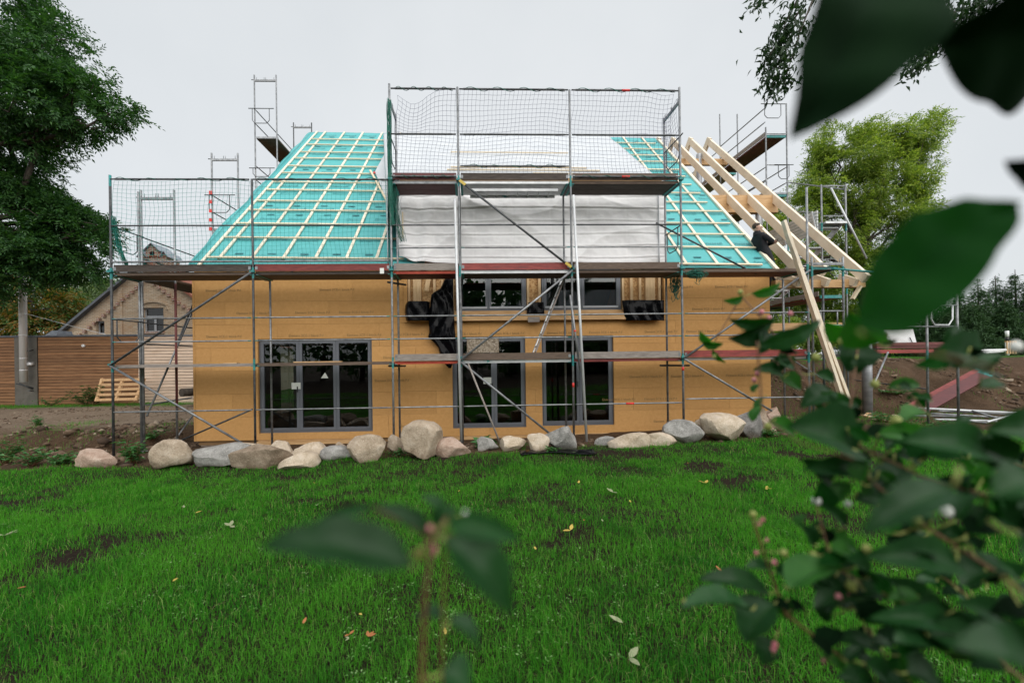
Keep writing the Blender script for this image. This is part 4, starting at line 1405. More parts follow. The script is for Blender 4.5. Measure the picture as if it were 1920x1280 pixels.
BL = [
    (149, 215, 840, 872, -.75, 'pink', 'leftmost angular boulder standing apart beside the weeds', .8, -.1),
    (289, 359, 822, 869, -.95, 'beige', 'round beige boulder at the left end of the row', .15, 0),
    (356, 462, 830, 873, -.85, 'grey', 'long flat grey boulder right of the round beige one', .7, .05),
    (437, 520, 830, 846, -.35, 'cream', 'pale flat boulder half hidden behind the brown one', .4, 0),
    (438, 541, 833, 878, -1.05, 'brown', 'wide brown boulder with a pointed left end', .45, -.08),
    (502, 556, 826, 852, -.45, 'cream', 'pale lumpy boulder behind the gap by the left door', .5, -.15),
    (547, 613, 828, 856, -.55, 'cream', 'cream rounded boulder below the left terrace door', .25, 0),
    (523, 597, 846, 880, -1.15, 'cream', 'low cream boulder lying foremost in the grass', .3, .06),
    (604, 664, 834, 862, -.8, 'grey', 'smooth grey oval boulder below the left terrace door', .2, -.05),
    (627, 649, 827, 840, -.3, 'beige', 'small beige stone peeping out behind the grey oval boulder', .3, 0),
    (658, 680, 818, 836, -.3, 'cream', 'small pale stone left behind the tilted boulder', .5, 0),
    (652, 719, 813, 868, -.9, 'beige', 'tall tilted grey beige boulder with a slanting crack', .5, .35),
    (722, 760, 813, 840, -.45, 'beige', 'small tan boulder tucked behind the biggest boulder', .3, 0),
    (753, 827, 787, 853, -.8, 'beige', 'biggest round beige boulder standing tallest left of the middle door', .25, 0),
    (816, 881, 819, 860, -.75, 'pink', 'pinkish smooth boulder leaning against the biggest one', .25, -.2),
    (892, 933, 817, 842, -.55, 'grey', 'small sharp grey stone below the middle door', .9, -.2),
    (940, 987, 816, 844, -.6, 'cream', 'small peaked tan boulder below the middle door', .5, .1),
    (985, 1028, 811, 848, -.7, 'cream', 'cube shaped cream boulder between the doors', .6, 0),
    (1021, 1090, 798, 848, -.7, 'grey', 'angular grey boulder with a cleft face between the two right doors', .9, -.1),
    (1116, 1153, 817, 834, -.45, 'grey', 'low grey stone right of the white pole foot', .4, 0),
    (1141, 1216, 811, 843, -.75, 'cream', 'tan wedge shaped boulder with a dark hollow', .6, .15),
    (1204, 1264, 809, 840, -.65, 'cream', 'pale flat boulder left of the big grey one', .5, -.12),
    (1249, 1318, 786, 833, -.65, 'grey', 'big rounded grey boulder under the post right of the dormer', .35, -.2),
    (1302, 1322, 785, 815, -.35, 'beige', 'sliver of a tan boulder between two big ones', .3, 0),
    (1311, 1393, 773, 829, -.6, 'cream', 'big smooth beige boulder near the right house corner', .25, -.08),
    (1377, 1434, 768, 822, -.35, 'dark', 'dark grey upright boulder at the right house corner', .55, .1),
    (1415, 1440, 766, 790, .0, 'beige', 'small tan stone behind the dark grey boulder', .4, 0),
    (1430, 1462, 762, 788, .05, 'pink', 'tan stone leaning behind the right house corner', .6, .3),
    (1430, 1456, 802, 826, -.45, 'pink', 'small dark pink stone half hidden under leaves at the right', .4, -.3),
]
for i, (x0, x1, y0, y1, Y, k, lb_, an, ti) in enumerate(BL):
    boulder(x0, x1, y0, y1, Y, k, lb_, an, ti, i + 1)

# ------------------------------------------------------------------ left yard: larch wall, flue, pallet, brick house
WYL = 9.0
lw = thing('larch_wall', 'long low outbuilding wall of horizontal larch slats', 'outbuilding', (-10, WYL, 0))
zg, zt = .2, A(130, 631, WYL).z
nsl = 23
pt_ = (zt - zg) / nsl
def slats(x0, x1, mat, y=WYL):
    me = MB().box(0, x1 - x0, y, y + .03, 0, pt_ - .019).mesh('slat', [MT[mat]])
    for k in range(nsl):
        o = link('slat', me, lw)
        o.location = (x0, random.uniform(-.004, .004), zg + k * pt_)
xw = [A(px, 700, WYL).x for px in (-160, 28, 72, 259, 372)]
slats(xw[0], xw[1], 'slat')
slats(xw[2], xw[3], 'slat')
slats(xw[3] + .01, xw[4], 'slat_pale')
MB().box(xw[0], xw[4], WYL + .032, WYL + 3.0, zg - .3, zt - .02).build('core', MT['black'], lw)
MB().box(xw[0], xw[3] + .1, WYL - .05, WYL + 3.1, zt, zt + .07).build('roof_flashing', MT['lead'], lw)
MB().box(xw[3] + .11, xw[4], WYL - .05, WYL + 3.1, zt - .03, zt + .03).build('roof_flashing', MT['lead'], lw)
MB().box(xw[1] + .02, xw[2] - .02, WYL - .03, WYL + .0, zg - .05, zt - .01).build('metal_panel', MT['sheet'], lw)
a, b = A(98, 620, WYL + 1), A(122, 620, WYL + 1)
MB().add([(a.x, WYL + .6, zt + .06), (b.x, WYL + .6, zt + .06), (b.x, WYL + 1.4, zt + .06), (a.x, WYL + 1.4, zt + .06), (a.x + .3, WYL + .7, zt + .34), (b.x, WYL + .7, zt + .34), (b.x, WYL + 1.3, zt + .34), (a.x + .3, WYL + 1.3, zt + .34)],
         [(0, 1, 5, 4), (1, 2, 6, 5), (2, 3, 7, 6), (3, 0, 4, 7), (4, 5, 6, 7)]).build('skylight', MT['slate'], lw)
c = A(158, 648, WYL)
MB().tube([(c.x, WYL - .07, c.z), (c.x, WYL - .002, c.z)], .06, 12).build('wall_lamp', MT['white'], lw)
fl_ = thing('flue_pipe', 'tall stainless steel flue pipe standing before the larch wall', 'flue', A(43, 720, WYL - .3))
fx = A(43, 600, WYL - .3).x
fz0, fz1 = A(43, 716, WYL - .3).z, A(43, 489, WYL - .3).z
MB().tube([(fx, WYL - .3, fz0), (fx, WYL - .3, fz1 - .15), (fx, WYL - .3, fz1)], [.125, .125, .095], 24).build('pipe', MT['inox'], fl_)
for k, y in enumerate((541, 589, 629, 672, 694)):
    z = A(43, y, WYL - .3).z
    MB().tube([(fx, WYL - .3, z - .02), (fx, WYL - .3, z + .02)], .13, 24).build('joint_band', MT['inox'], fl_)
el = A(57, 682, WYL - .1)
MB().tube([(fx + .1, WYL - .3, el.z), (el.x, WYL - .28, el.z), (el.x + .02, WYL - .03, el.z)], .11, 16).build('elbow', MT['inox'], fl_)
for (xa, ya, xb, yb) in ((30, 719, 62, 727), (36, 718, 62, 730), (52, 658, 62, 656), (54, 732, 62, 733)):
    MB().tube([A(xa, ya, WYL - .32), A(xb, yb, WYL - .05)], .025, 8).build('bracket', MT['steel_dark'], fl_)
tag(MB().tube([A(53, 589, WYL - .2), A(130, 610, WYL - .1), A(206, 629, WYL + .1)], .012, 6).build('stay_wire', MT['white']), 'pale stay wire slanting from the flue pipe down to the wall top', 'wire')
# pallet
pl = thing('pallet', 'light wooden pallet leaning on its side against the larch wall', 'pallet', A(220, 752, 8.0))
for k, (xa, xb) in enumerate(((192, 181), (231, 217), (270, 254))):
    MB().bar(A(xa, 710, 8.5), A(xb, 752, 7.9), .10, .09, (0, 1, 0)).build('stringer', MT['pallet'], pl)
for k in range(5):
    t = .06 + k * .22
    p = A(191, 710, 8.42).lerp(A(180, 752, 7.82), t)
    q = A(272, 708, 8.42).lerp(A(256, 750, 7.82), t)
    MB().bar(p, q, .02, .10, (0, 0, 1)).build('board', MT['pallet'], pl)
c = A(352, 735, 7.2)
tag(MB().tube([(c.x - .1, 7.0, c.z), (c.x + .15, 7.6, c.z)], .16, 14).build('log', MT['bark']), 'dark sawn log lying behind the left house corner', 'log')
# brick house
HB = 13.0
bh = thing('brick_house', 'pale brick house with steep gable and ornate red chimney', 'house', (-9.5, HB, 0))
ap = A(278, 492, HB)
hl_, hr_ = A(100, 640, HB), A(470, 640, HB)
wz0 = 0.0
win = [A(268, 577, HB), A(307, 622, HB)]
win2 = [A(180, 602, HB), A(196, 626, HB)]
def gable_strip():
    """gable wall with two window holes, cut into vertical strips"""
    m = MB()
    kl = (ap.z - hl_.z) / (ap.x - hl_.x)
    kr = (ap.z - hr_.z) / (ap.x - hr_.x)
    top = lambda x: hl_.z + kl * (x - hl_.x) if x < ap.x else hr_.z + kr * (x - hr_.x)
    xs = sorted({hl_.x, ap.x, hr_.x, win[0].x, win[1].x, win2[0].x, win2[1].x})
    for x0, x1 in zip(xs, xs[1:]):
        mid = (x0 + x1) / 2
        cut = next(((w_[1].z, w_[0].z) for w_ in (win, win2) if w_[0].x < mid < w_[1].x), None)
        segs = [(wz0, None)] if not cut else [(wz0, cut[0]), (cut[1], None)]
        for z0, z1 in segs:
            ta, tb = (top(x0), top(x1)) if z1 is None else (z1, z1)
            v = [(x0, HB, z0), (x1, HB, z0), (x1, HB, tb), (x0, HB, ta)]
            v += [(x_, HB + .4, z_) for x_, _, z_ in v]
            m.add(v, [(0, 1, 2, 3), (7, 6, 5, 4), (0, 4, 5, 1), (1, 5, 6, 2), (2, 6, 7, 3), (3, 7, 4, 0)])
    return m.build('gable_wall', MT['brick'], bh)
gw = gable_strip()
def corbel():
    for sgn, e in ((1, hl_), (-1, hr_)):
        d = (ap - e)
        n = int(d.length / .32)
        me = MB().box(-.07, .07, HB - .12, HB - .002, -.12, .05).mesh('corbel', [MT['redbrick']])  # darker red brick puts the corbels' shadow tone into their colour
        for k in range(n):
            p = e + d * ((k + .5) / n)
            o = link('corbel', me, gw)
            o.location = (p.x + .30 * sgn, 0, p.z - .62)
corbel()
for e, k in ((hl_, -1), (hr_, 1)):
    d = (e - ap)
    nn = Vector((-d.z, 0, d.x)).normalized() * (1 if k > 0 else -1)
    nn = nn if nn.z > 0 else -nn
    a, b = ap + nn * .12 + Vector((0, -.25, 0)), e + d.normalized() * .5 + nn * .12 + Vector((0, -.25, 0))
    MB().add([a, b, b + Vector((0, 9, 0)), a + Vector((0, 9, 0)), a - nn * .12, b - nn * .12, b + Vector((0, 9, 0)) - nn * .12, a + Vector((0, 9, 0)) - nn * .12],
             [(0, 1, 2, 3), (7, 6, 5, 4), (0, 4, 5, 1), (1, 5, 6, 2), (2, 6, 7, 3), (3, 7, 4, 0)]).build('roof_slope', MT['lead'] if k < 0 else pm('red tiles', (.25, .08, .05), (.36, .14, .09), 9, .8), bh)
MB().box(hl_.x + .1, hr_.x - .02, HB + .402, HB + 9, 0, hl_.z).build('side_wall', MT['brick'], bh)
# pilaster line, arch over the window
px_ = A(226, 580, HB).x
MB().box(px_ - .11, px_ + .11, HB - .05, HB - .002, wz0, A(226, 540, HB).z).build('pilaster', MT['brick'], bh)
wc = (win[0] + win[1]) / 2
ww = (win[1].x - win[0].x) / 2 + .22
ar = []
for k in range(9):
    t = -1 + k / 4
    ar.append(Vector((wc.x + ww * t, HB - .03, win[0].z + .34 - .20 * t * t)))
for k in range(8):
    MB().bar(ar[k], ar[k + 1], .06, .10).build('arch_brick', MT['brick'], gw)
for s_ in (-1, 1):
    MB().box(wc.x + s_ * ww - .06, wc.x + s_ * ww + .06, HB - .06, HB - .002, win[0].z - .12, win[0].z + .10).build('arch_brick', MT['brick'], gw)
MB().box(win[0].x - .05, win[1].x + .05, HB - .10, HB + .05, win[1].z - .09, win[1].z - .004).build('window_sill', MT['redbrick'], bh)
def bwin(x0, x1, z0, z1, light, name):
    t = .07
    y = HB + .14
    m = MB().box(x0, x0 + t, y, y + .06, z0, z1).box(x1 - t, x1, y, y + .06, z0, z1).box(x0 + t, x1 - t, y, y + .06, z1 - t, z1).box(x0 + t, x1 - t, y, y + .06, z0, z0 + t)
    if light:
        zm = z0 + (z1 - z0) * .64
        m.box(x0 + t, x1 - t, y - .02, y + .06, zm - .05, zm + .05)
        xm = (x0 + x1) / 2
        m.box(xm - .05, xm + .05, y - .02, y + .06, z0 + t, zm - .05)
    o = m.build(name, MT['frame_lt'], bh)
    MB().box(x0 + t, x1 - t, y + .03, y + .036, z0 + t, z1 - t).build('pane', MT['glass'], o)
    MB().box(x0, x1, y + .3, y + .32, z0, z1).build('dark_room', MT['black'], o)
bwin(win[0].x, win[1].x, win[1].z, win[0].z, True, 'window')
bwin(win2[0].x, win2[1].x, win2[1].z, win2[0].z, False, 'small_window')
# chimney turret: stepped body with little gabled caps
ch = thing('chimney', 'small ornate red brick chimney turret with gabled slate caps', 'chimney', ap)
cl, cr = A(263, 495, HB), A(311, 495, HB)
zt1, zt0 = A(280, 461, HB).z, A(280, 500, HB).z
ml, mr_ = A(274, 480, HB).x, A(302, 480, HB).x
cb = MB().box(cl.x, cr.x, HB + .05, HB + 1.0, zt0 - .4, A(280, 481, HB).z)
cbo = cb.build('chimney_body', MT['redbrick'], ch)
MB().box(ml, mr_ - .12, HB - .02, HB + 1.05, A(280, 481, HB).z + .002, A(280, 470, HB).z).build('chimney_shaft', MT['redbrick'], ch)
def cap(x0, x1, z0, h, y0, y1, nm):
    xm = (x0 + x1) / 2
    o_ = .10
    m = MB()
    for sgn, xe in ((-1, x0 - o_), (1, x1 + o_)):
        v = [(xm, y0 - o_, z0 + h), (xe, y0 - o_, z0), (xe, y1 + o_, z0), (xm, y1 + o_, z0 + h)]
        v += [(a_, b_, c_ - .05) for a_, b_, c_ in v]
        m.add(v, [(0, 1, 2, 3), (7, 6, 5, 4), (0, 4, 5, 1), (1, 5, 6, 2), (2, 6, 7, 3), (3, 7, 4, 0)])
    m.build(nm, MT['slate'], ch)
    MB().add([(x0, y0, z0), (x1, y0, z0), (xm, y0, z0 + h - .06), (x0, y1, z0), (x1, y1, z0), (xm, y1, z0 + h - .06)], [(0, 1, 2), (5, 4, 3), (0, 3, 4, 1), (1, 4, 5, 2), (2, 5, 3, 0)]).build('cap_gable', MT['redbrick'], ch)
cap(ml, mr_ - .12, A(280, 470, HB).z, .42, HB - .02, HB + 1.0, 'cap_roof')
cap(mr_ + .05, cr.x + .05, A(280, 481, HB).z, .30, HB + .02, HB + 1.0, 'cap_roof')
cap(cl.x - .05, ml - .02, A(280, 481, HB).z, .30, HB + .02, HB + 1.0, 'cap_roof')
MB().box((ml + mr_) / 2 - .18, (ml + mr_) / 2 + .06, HB - .03, HB - .024, A(280, 479, HB).z, A(280, 472, HB).z).build('flue_opening', MT['black'], ch)
# ------------------------------------------------------------------ right side yard
for k, (xa, ya, xb, yb, Y0, Y1, r) in enumerate(((1722, 765, 1905, 774, 1.3, .9, .030), (1745, 775, 1890, 783, 1.0, .7, .024), (1822, 770, 1868, 783, .85, .5, .024), (1752, 786, 1868, 789, .6, .5, .024), (1766, 784, 1848, 792, .75, .3, .024),
                                                 (1705, 779, 1830, 781, 1.1, 1.0, .024), (1850, 791, 1905, 776, .35, .8, .024), (1885, 788, 1925, 791, .3, .2, .024), (1760, 770, 1930, 778, 1.2, 1.1, .024))):
    p, q = A(xa, ya, Y0), A(xb, yb, Y1)
    p.z = max(p.z, gz(p.x, p.y) + r)
    q.z = max(q.z, gz(q.x, q.y) + r)
    o = MB().tube([p, q], r, 10).build('scaffold_tube', MT['steel'] if k % 3 else MT['steel_pale'])
    tag(o, ('thickest long tube at the back of the tube pile', 'long pale tube second in the tube pile', 'short tube lying across the tube pile', 'thin tube at the front of the tube pile', 'slanting tube at the front left of the tube pile', 'tube sticking out left of the tube pile',
            'tube slanting up at the right of the tube pile', 'short tube lying right of the tube pile', 'long tube lying behind the tube pile')[k], 'tube', 'pile of scaffold tubes')
for k, (dy, mt, lb_) in enumerate(((0, 'red', 'upper red scaffold board leaning on the earth bank'), (-.18, 'darkred', 'lower dark red scaffold board leaning on the earth bank'))):
    p, q = A(1700 + 18 * k, 772, 2.0 + dy), A(1838 + 6 * k, 697 + 6 * k, 3.4 + dy)
    o = MB().bar(p, q, .30, .05, (0, -.6, 1)).build('scaffold_board', MT[mt])
    tag(o, lb_, 'board', 'boards leaning on the bank')
    MB().bar(q, q + (q - p).normalized() * .18, .30, .052, (0, -.6, 1)).build('board_end', MT['teal'], o)
SYs = 6.2
for k, (x0, x1, y0, y1, mt, lb_) in enumerate(((1634, 1792, 643, 647.5, 'rust', 'topmost dark red scaffold board of the stack on the bank'), (1634, 1775, 648.5, 652, 'darkred', 'second scaffold board of the stack on the bank'), (1634, 1740, 656, 661, 'red', 'lowest red scaffold board of the stack on the bank'))):
    p, q = A(x0, y0, SYs), A(x1, y1, SYs)
    o = MB().box(p.x, q.x, SYs - .2, SYs + .4, min(p.z, q.z), max(p.z, q.z)).build('stacked_board', MT[mt])
    tag(o, lb_, 'board', 'stack of boards on the bank')
tarp_p = [A(1634, 619, 7), A(1712, 617, 7), A(1719, 644, 7), A(1637, 644, 7)]
ts = thing('wrapped_stack', 'white wrapped building material stack with a printed emblem on the bank', 'wrapped stack', tarp_p[3])
MB().add([*tarp_p, *[p + Vector((0, 1.2, 0)) for p in tarp_p]], [(3, 2, 1, 0), (4, 5, 6, 7), (0, 1, 5, 4), (1, 2, 6, 5), (2, 3, 7, 6), (3, 0, 4, 7)]).build('wrapping', MT['white'], ts)
for k in range(4):
    p = A(1657 + k * 1.9, 631, 6.99)
    MB().tube([p + Vector((-.02, -.01, -.0)), p + Vector((.0, -.012, .10)), p + Vector((.03, -.01, .17 - .02 * abs(k - 1.5)))], .012, 5).build('emblem', pm('red brown print', (.2, .06, .03), (.25, .08, .04), 9, .6) if k == 0 else bpy.data.materials['red brown print'], ts)
MB().box(A(1653, 632, 6.98).x, A(1668, 632, 6.98).x, 6.975, 6.98, A(1660, 632.3, 6.98).z, A(1660, 631.6, 6.98).z).build('emblem_line', bpy.data.materials['red brown print'], ts)
MB().bar(A(1706, 632, 6.97), A(1711, 643, 6.97), .02, .02).build('strap', MT['steel_dark'], ts)
dp = thing('marker_post', 'white roadside marker post with a black band near the conifers', 'marker post', A(1890, 656, 12))
c0, c1 = A(1887, 656, 12), A(1894, 620, 12)
zb_, zt_ = c0.z - .3, c1.z
for nm, za, zb, mt in (('post_foot', zb_, zb_ + (zt_ - zb_) * .55, 'white'), ('black_band', zb_ + (zt_ - zb_) * .552, zb_ + (zt_ - zb_) * .75, 'paint_black'), ('post_head', zb_ + (zt_ - zb_) * .752, zt_, 'white')):
    MB().tube([(c0.x + .05, 12, za), (c0.x + .05, 12, zb)], .075, 12).build(nm, MT[mt], dp)
p, q = A(1888, 639, 11.5), A(1904, 656, 11.5)
cr_ = thing('wooden_crate', 'small open wooden crate beside the marker post', 'crate', (p.x, 11.5, q.z))
for k in range(4):
    xx = p.x + (q.x - p.x) * k / 3
    MB().box(xx - .04, xx + .04, 11.48, 11.52, q.z - .2, p.z).build('slat', MT['pallet'], cr_)
MB().box(p.x - .05, q.x + .05, 11.525, 11.56, p.z - .08, p.z).build('rim_slat', MT['pallet'], cr_)
MB().box(p.x - .05, q.x + .05, 11.525, 11.56, q.z + .0, q.z + .08).build('rim_slat', MT['pallet'], cr_)
for k, (xa, ya, xb, yb) in enumerate(((1805, 658, 1885, 656), (1812, 661, 1870, 659), (1830, 664, 1880, 658))):
    p, q = A(xa, ya, 6.0), A(xb, yb, 6.5)
    o = MB().tube([p, q], .05, 8).build('pipe', MT['white'])
    tag(o, ('longest pale pipe on the bank crest at right', 'middle pale pipe on the bank crest at right', 'lowest slanting pale pipe on the bank crest')[k], 'pipe', 'pale pipes on the bank')
# dark trailer half hidden behind leaves
tr = thing('trailer', 'black trailer with a spoked wheel half hidden behind leaves', 'trailer', A(1570, 690, 6.5))
p, q = A(1528, 664, 6.8), A(1610, 686, 6.8)
MB().box(p.x, q.x, 6.8, 8.0, q.z, p.z).build('body', MT['paint_black'], tr)
c = A(1537, 668, 6.7)
rim = [c + Vector((.13 * math.cos(t * .4488), 0, .13 * math.sin(t * .4488))) for t in range(15)]
MB().tube(rim, .015, 6, caps=False).build('wheel', MT['alu'], tr)
p, q = A(1560, 690, 6.6), A(1600, 694, 6.6)
MB().bar(p, q, .05, .05).build('drawbar', MT['steel'], tr)
# spoil timber and rubble by the column
for k in range(9):
    p = A(1610 + random.uniform(0, 60), 780 + random.uniform(0, 20), 1.6)
    x, y = p.x, 1.2 + random.uniform(-.4, .8)
    a_ = random.uniform(0, 3.1)
    l_ = random.uniform(.15, .4)
    z = gz(x, y) + .03
    o = MB().bar((x, y, z), (x + l_ * math.cos(a_), y + l_ * math.sin(a_), z + random.uniform(0, .08)), .05, .03).build('offcut', MT['batten' if k % 2 else 'pallet'])
    tag(o, 'short timber offcut on the ground beside the zinc column', 'offcut', 'timber offcuts by the column')

# ------------------------------------------------------------------ the carpenter on the roof
def skin_mesh(verts, edges, radii, sub=2):
    me = bpy.data.meshes.new('tmp_body')
    me.from_pydata(verts, edges, [])
    o = bpy.data.objects.new('tmp_body', me)
    COL.objects.link(o)
    m = o.modifiers.new('s', 'SKIN')
    for v, r in zip(me.skin_vertices[0].data, radii):
        v.radius = (r, r) if not isinstance(r, tuple) else r
    me.skin_vertices[0].data[0].use_root = True
    m2 = o.modifiers.new('d', 'SUBSURF')
    m2.levels = m2.render_levels = sub
    bpy.context.view_layer.update()
    out = bpy.data.meshes.new_from_object(o.evaluated_get(bpy.context.evaluated_depsgraph_get()))
    bpy.data.objects.remove(o)
    return out
def person():
    Y0 = 1.42
    hp = A(1417, 428, Y0)                    # head centre
    z0 = hp.z - 1.62
    base = Vector((hp.x + .14, Y0, z0))
    # x right, y away, z up; facing right and a little away
    J = {
        'pelvis': (.09, 0, .92, (.15, .12)), 'waist': (.03, 0, 1.07, (.15, .12)), 'chest': (-.04, 0, 1.26, (.18, .13)), 'top': (-.09, 0, 1.42, (.15, .11)), 'neck': (-.105, 0, 1.50, .060), 'head0': (-.10, -.005, 1.555, .070), 'head1': (-.10, -.005, 1.63, .090), 'head2': (-.105, 0, 1.69, .070),
        'shR': (-.07, -.17, 1.39, .078), 'elR': (.14, -.22, 1.20, .062), 'wrR': (.25, .02, 1.27, .045), 'shL': (-.06, .17, 1.39, .078), 'elL': (.18, .22, 1.20, .06), 'wrL': (.26, -.06, 1.21, .045),
        'hipR': (.12, -.10, .85, .10), 'knR': (.26, -.11, .47, .075), 'anR': (.30, -.10, .09, .052), 'toR': (.48, -.11, .04, .045), 'hipL': (.12, .10, .85, .10), 'knL': (.29, .11, .47, .075), 'anL': (.32, .12, .09, .052), 'toL': (.50, .13, .04, .045),
        'hdR': (.28, .09, 1.28, .04), 'hdL': (.28, -.13, 1.22, .04),
    }
    E_ = [('pelvis', 'waist'), ('waist', 'chest'), ('chest', 'top'), ('top', 'neck'), ('neck', 'head0'), ('head0', 'head1'), ('head1', 'head2'), ('top', 'shR'), ('shR', 'elR'), ('elR', 'wrR'), ('wrR', 'hdR'), ('top', 'shL'), ('shL', 'elL'), ('elL', 'wrL'), ('wrL', 'hdL'),
          ('pelvis', 'hipR'), ('hipR', 'knR'), ('knR', 'anR'), ('anR', 'toR'), ('pelvis', 'hipL'), ('hipL', 'knL'), ('knL', 'anL'), ('anL', 'toL')]
    for sd_, h, dy in (('R', 'hdR', 1), ('L', 'hdL', -1)):      # five fingers laid on the other arm
        hx, hy, hz, _ = J[h]
        for k in range(4):
            n1_, n2_ = f'f{sd_}{k}a', f'f{sd_}{k}b'
            J[n1_] = (hx + .012, hy + dy * .045, hz + .03 - .02 * k, .0095)
            J[n2_] = (hx - .008, hy + dy * (.085 - .006 * abs(k - 1)), hz + .034 - .023 * k, .0085)
            E_ += [(h, n1_), (n1_, n2_)]
        J[f't{sd_}'] = (hx - .02, hy + dy * .03, hz + .055, .01)
        E_.append((h, f't{sd_}'))
    names = list(J)
    idx = {n: i for i, n in enumerate(names)}
    me = skin_mesh([J[n][:3] for n in names], [(idx[a], idx[b]) for a, b in E_], [J[n][3] for n in names])
    me.name = 'body'
    for m in ('cloth', 'skin', 'paint_black'):
        me.materials.append(MT[m])
    hd = [Vector(J['hdR'][:3]), Vector(J['hdL'][:3])]
    for p in me.polygons:
        c = p.center
        p.use_smooth = True
        hand = min((c - h).length for h in hd)
        p.material_index = 1 if (c.z > 1.535 or hand < .055) else (2 if c.z < .12 else 0)
    root = thing('person', 'person in black work clothes with folded arms leaning between the rafters', 'person', base)
    body = link('body', me, root)
    body.matrix_parent_inverse = Matrix()
    body.location = (0, 0, 0)
    def sub(name, m, mat):
        o = m.build(name, MT[mat] if isinstance(mat, str) else mat, root)
        o.matrix_parent_inverse = Matrix()
        return o
    V, Fq = ico(3)
    hv = V.copy() * np.array([.098, .092, .088]) + np.array([-.118, .008, 1.678])
    keep = [f for f in Fq if not ((hv[f].mean(0)[0] * .86 - hv[f].mean(0)[1] * .5 > -.085 and hv[f].mean(0)[2] < 1.712) or hv[f].mean(0)[2] < 1.61)]
    sub('hair', MB().add(hv.tolist(), [tuple(int(i) for i in f) for f in keep], 0, True), 'hair')
    fw_ = Vector((.86, -.5, 0)).normalized()
    sd2 = Vector((.5, .86, 0))
    hc = Vector((-.10, -.005, 1.63))
    sub('nose', MB().bar(hc + fw_ * .085 + Vector((0, 0, .012)), hc + fw_ * .118 + Vector((0, 0, -.022)), .022, .02, taper=1.3), 'skin')
    for s_ in (-1, 1):
        e = hc + fw_ * .088 + sd2 * .032 * s_ + Vector((0, 0, .012))
        sub('eye', MB().box(e.x - .008, e.x + .008, e.y - .008, e.y + .008, e.z - .005, e.z + .005), 'hair')
        e = hc + sd2 * .092 * s_ - fw_ * .01
        sub('ear', MB().tube([e - sd2 * .008 + Vector((0, 0, .0)), e + sd2 * .01], .028, 8), 'skin')
    mo = hc + fw_ * .09 + Vector((0, 0, -.048))
    sub('mouth', MB().bar(mo - sd2 * .018, mo + sd2 * .018, .005, .005), bpy.data.materials['red oxide paint'])
    sub('collar', MB().tube([(-.10, 0, 1.445), (-.115, -.002, 1.535)], [.098, .08], 14, caps=False), 'cloth')
    lg = Vector((.14, -.2, .76))
    sub('pocket_badge', MB().box(.20, .235, -.205, -.195, .735, .765), 'yellow')
person()
# ------------------------------------------------------------------ trees
MT['leaf_ash'] = foliage('ash leaf', [(.017, .062, .019), (.034, .105, .026), (.065, .165, .038), (.022, .072, .026)], .38)
MT['leaf_light'] = foliage('locust leaf', [(.09, .16, .03), (.17, .26, .045), (.27, .36, .07), (.38, .44, .11)], .5)
MT['leaf_autumn'] = foliage('chestnut leaf turning', [(.03, .10, .02), (.06, .14, .025), (.20, .15, .03), (.32, .16, .035), (.05, .12, .025)], .35)
MT['leaf_grey'] = foliage('willow leaf', [(.10, .17, .07), (.16, .23, .10), (.22, .29, .14)], .35)
MT['leaf_dark'] = foliage('dark hanging leaf', [(.010, .035, .012), (.018, .055, .016), (.03, .07, .02)], .3)
MT['needle'] = foliage('spruce needles', [(.022, .055, .024), (.040, .095, .034), (.065, .135, .048)], .15, .7)
MT['needle_lt'] = foliage('pale larch shoots', [(.07, .11, .03), (.12, .16, .045)], .2, .7)

def leaves_mesh(name, C, D, N, L, W, mat, fold=.25, segs=1):
    """many pointed leaves: centres C, directions D, normals N, lengths L, widths W (numpy) - each two folded halves"""
    n = len(C)
    D = D / np.linalg.norm(D, axis=1, keepdims=True)
    Sd = np.cross(D, N)
    Sd /= np.linalg.norm(Sd, axis=1, keepdims=True) + 1e-9
    Nn = np.cross(Sd, D)
    L, W = L[:, None], W[:, None]
    base = C - D * L * .5
    tip = C + D * L * .5 - Nn * L * .10
    mid = C + D * L * -.05
    a = mid + Sd * W * .5 + Nn * W * fold
    b = mid - Sd * W * .5 + Nn * W * fold
    V = np.stack([base, a, tip, b], 1).reshape(-1, 3)
    i = np.arange(n)[:, None] * 4
    Fq = np.concatenate([i + np.array([[0, 1, 2]]), i + np.array([[0, 2, 3]])], 0)
    return np_mesh(name, V, Fq, mat)

def crown_points(blobs, n, gap=.35, seed=0, shell=.55):
    """spray positions in uneven clumps: blobs (centre, radii); returns points and outward directions"""
    g = np.random.default_rng(seed)
    vol = np.array([b[1][0] * b[1][1] * b[1][2] for b in blobs]) ** .75
    cnt = (n * vol / vol.sum()).astype(int)
    P_, O_ = [], []
    for (c, r), k in zip(blobs, cnt):
        d = g.normal(size=(k * 2, 3))
        d /= np.linalg.norm(d, axis=1, keepdims=True)
        rad = g.uniform(0, 1, (k * 2, 1)) ** (1 / 3)
        rad = shell * .55 + (1 - shell * .55) * rad
        wob = 1 + .22 * np.sin(d[:, :1] * 5 + seed) + .18 * np.sin(d[:, 2:] * 7 + d[:, 1:2] * 4)
        p = np.array(c) + d * np.array(r) * rad * wob
        q = np.sin(p[:, 0] * 2.1 + seed) * np.sin(p[:, 1] * 1.7) + np.sin(p[:, 2] * 2.7 + p[:, 0]) * .8 + np.sin(p[:, 0] * 5.1 + p[:, 2] * 4.3) * .6
        ok = q > np.quantile(q, gap)
        P_.append(p[ok][:k])
        O_.append(d[ok][:k])
    return np.concatenate(P_), np.concatenate(O_)

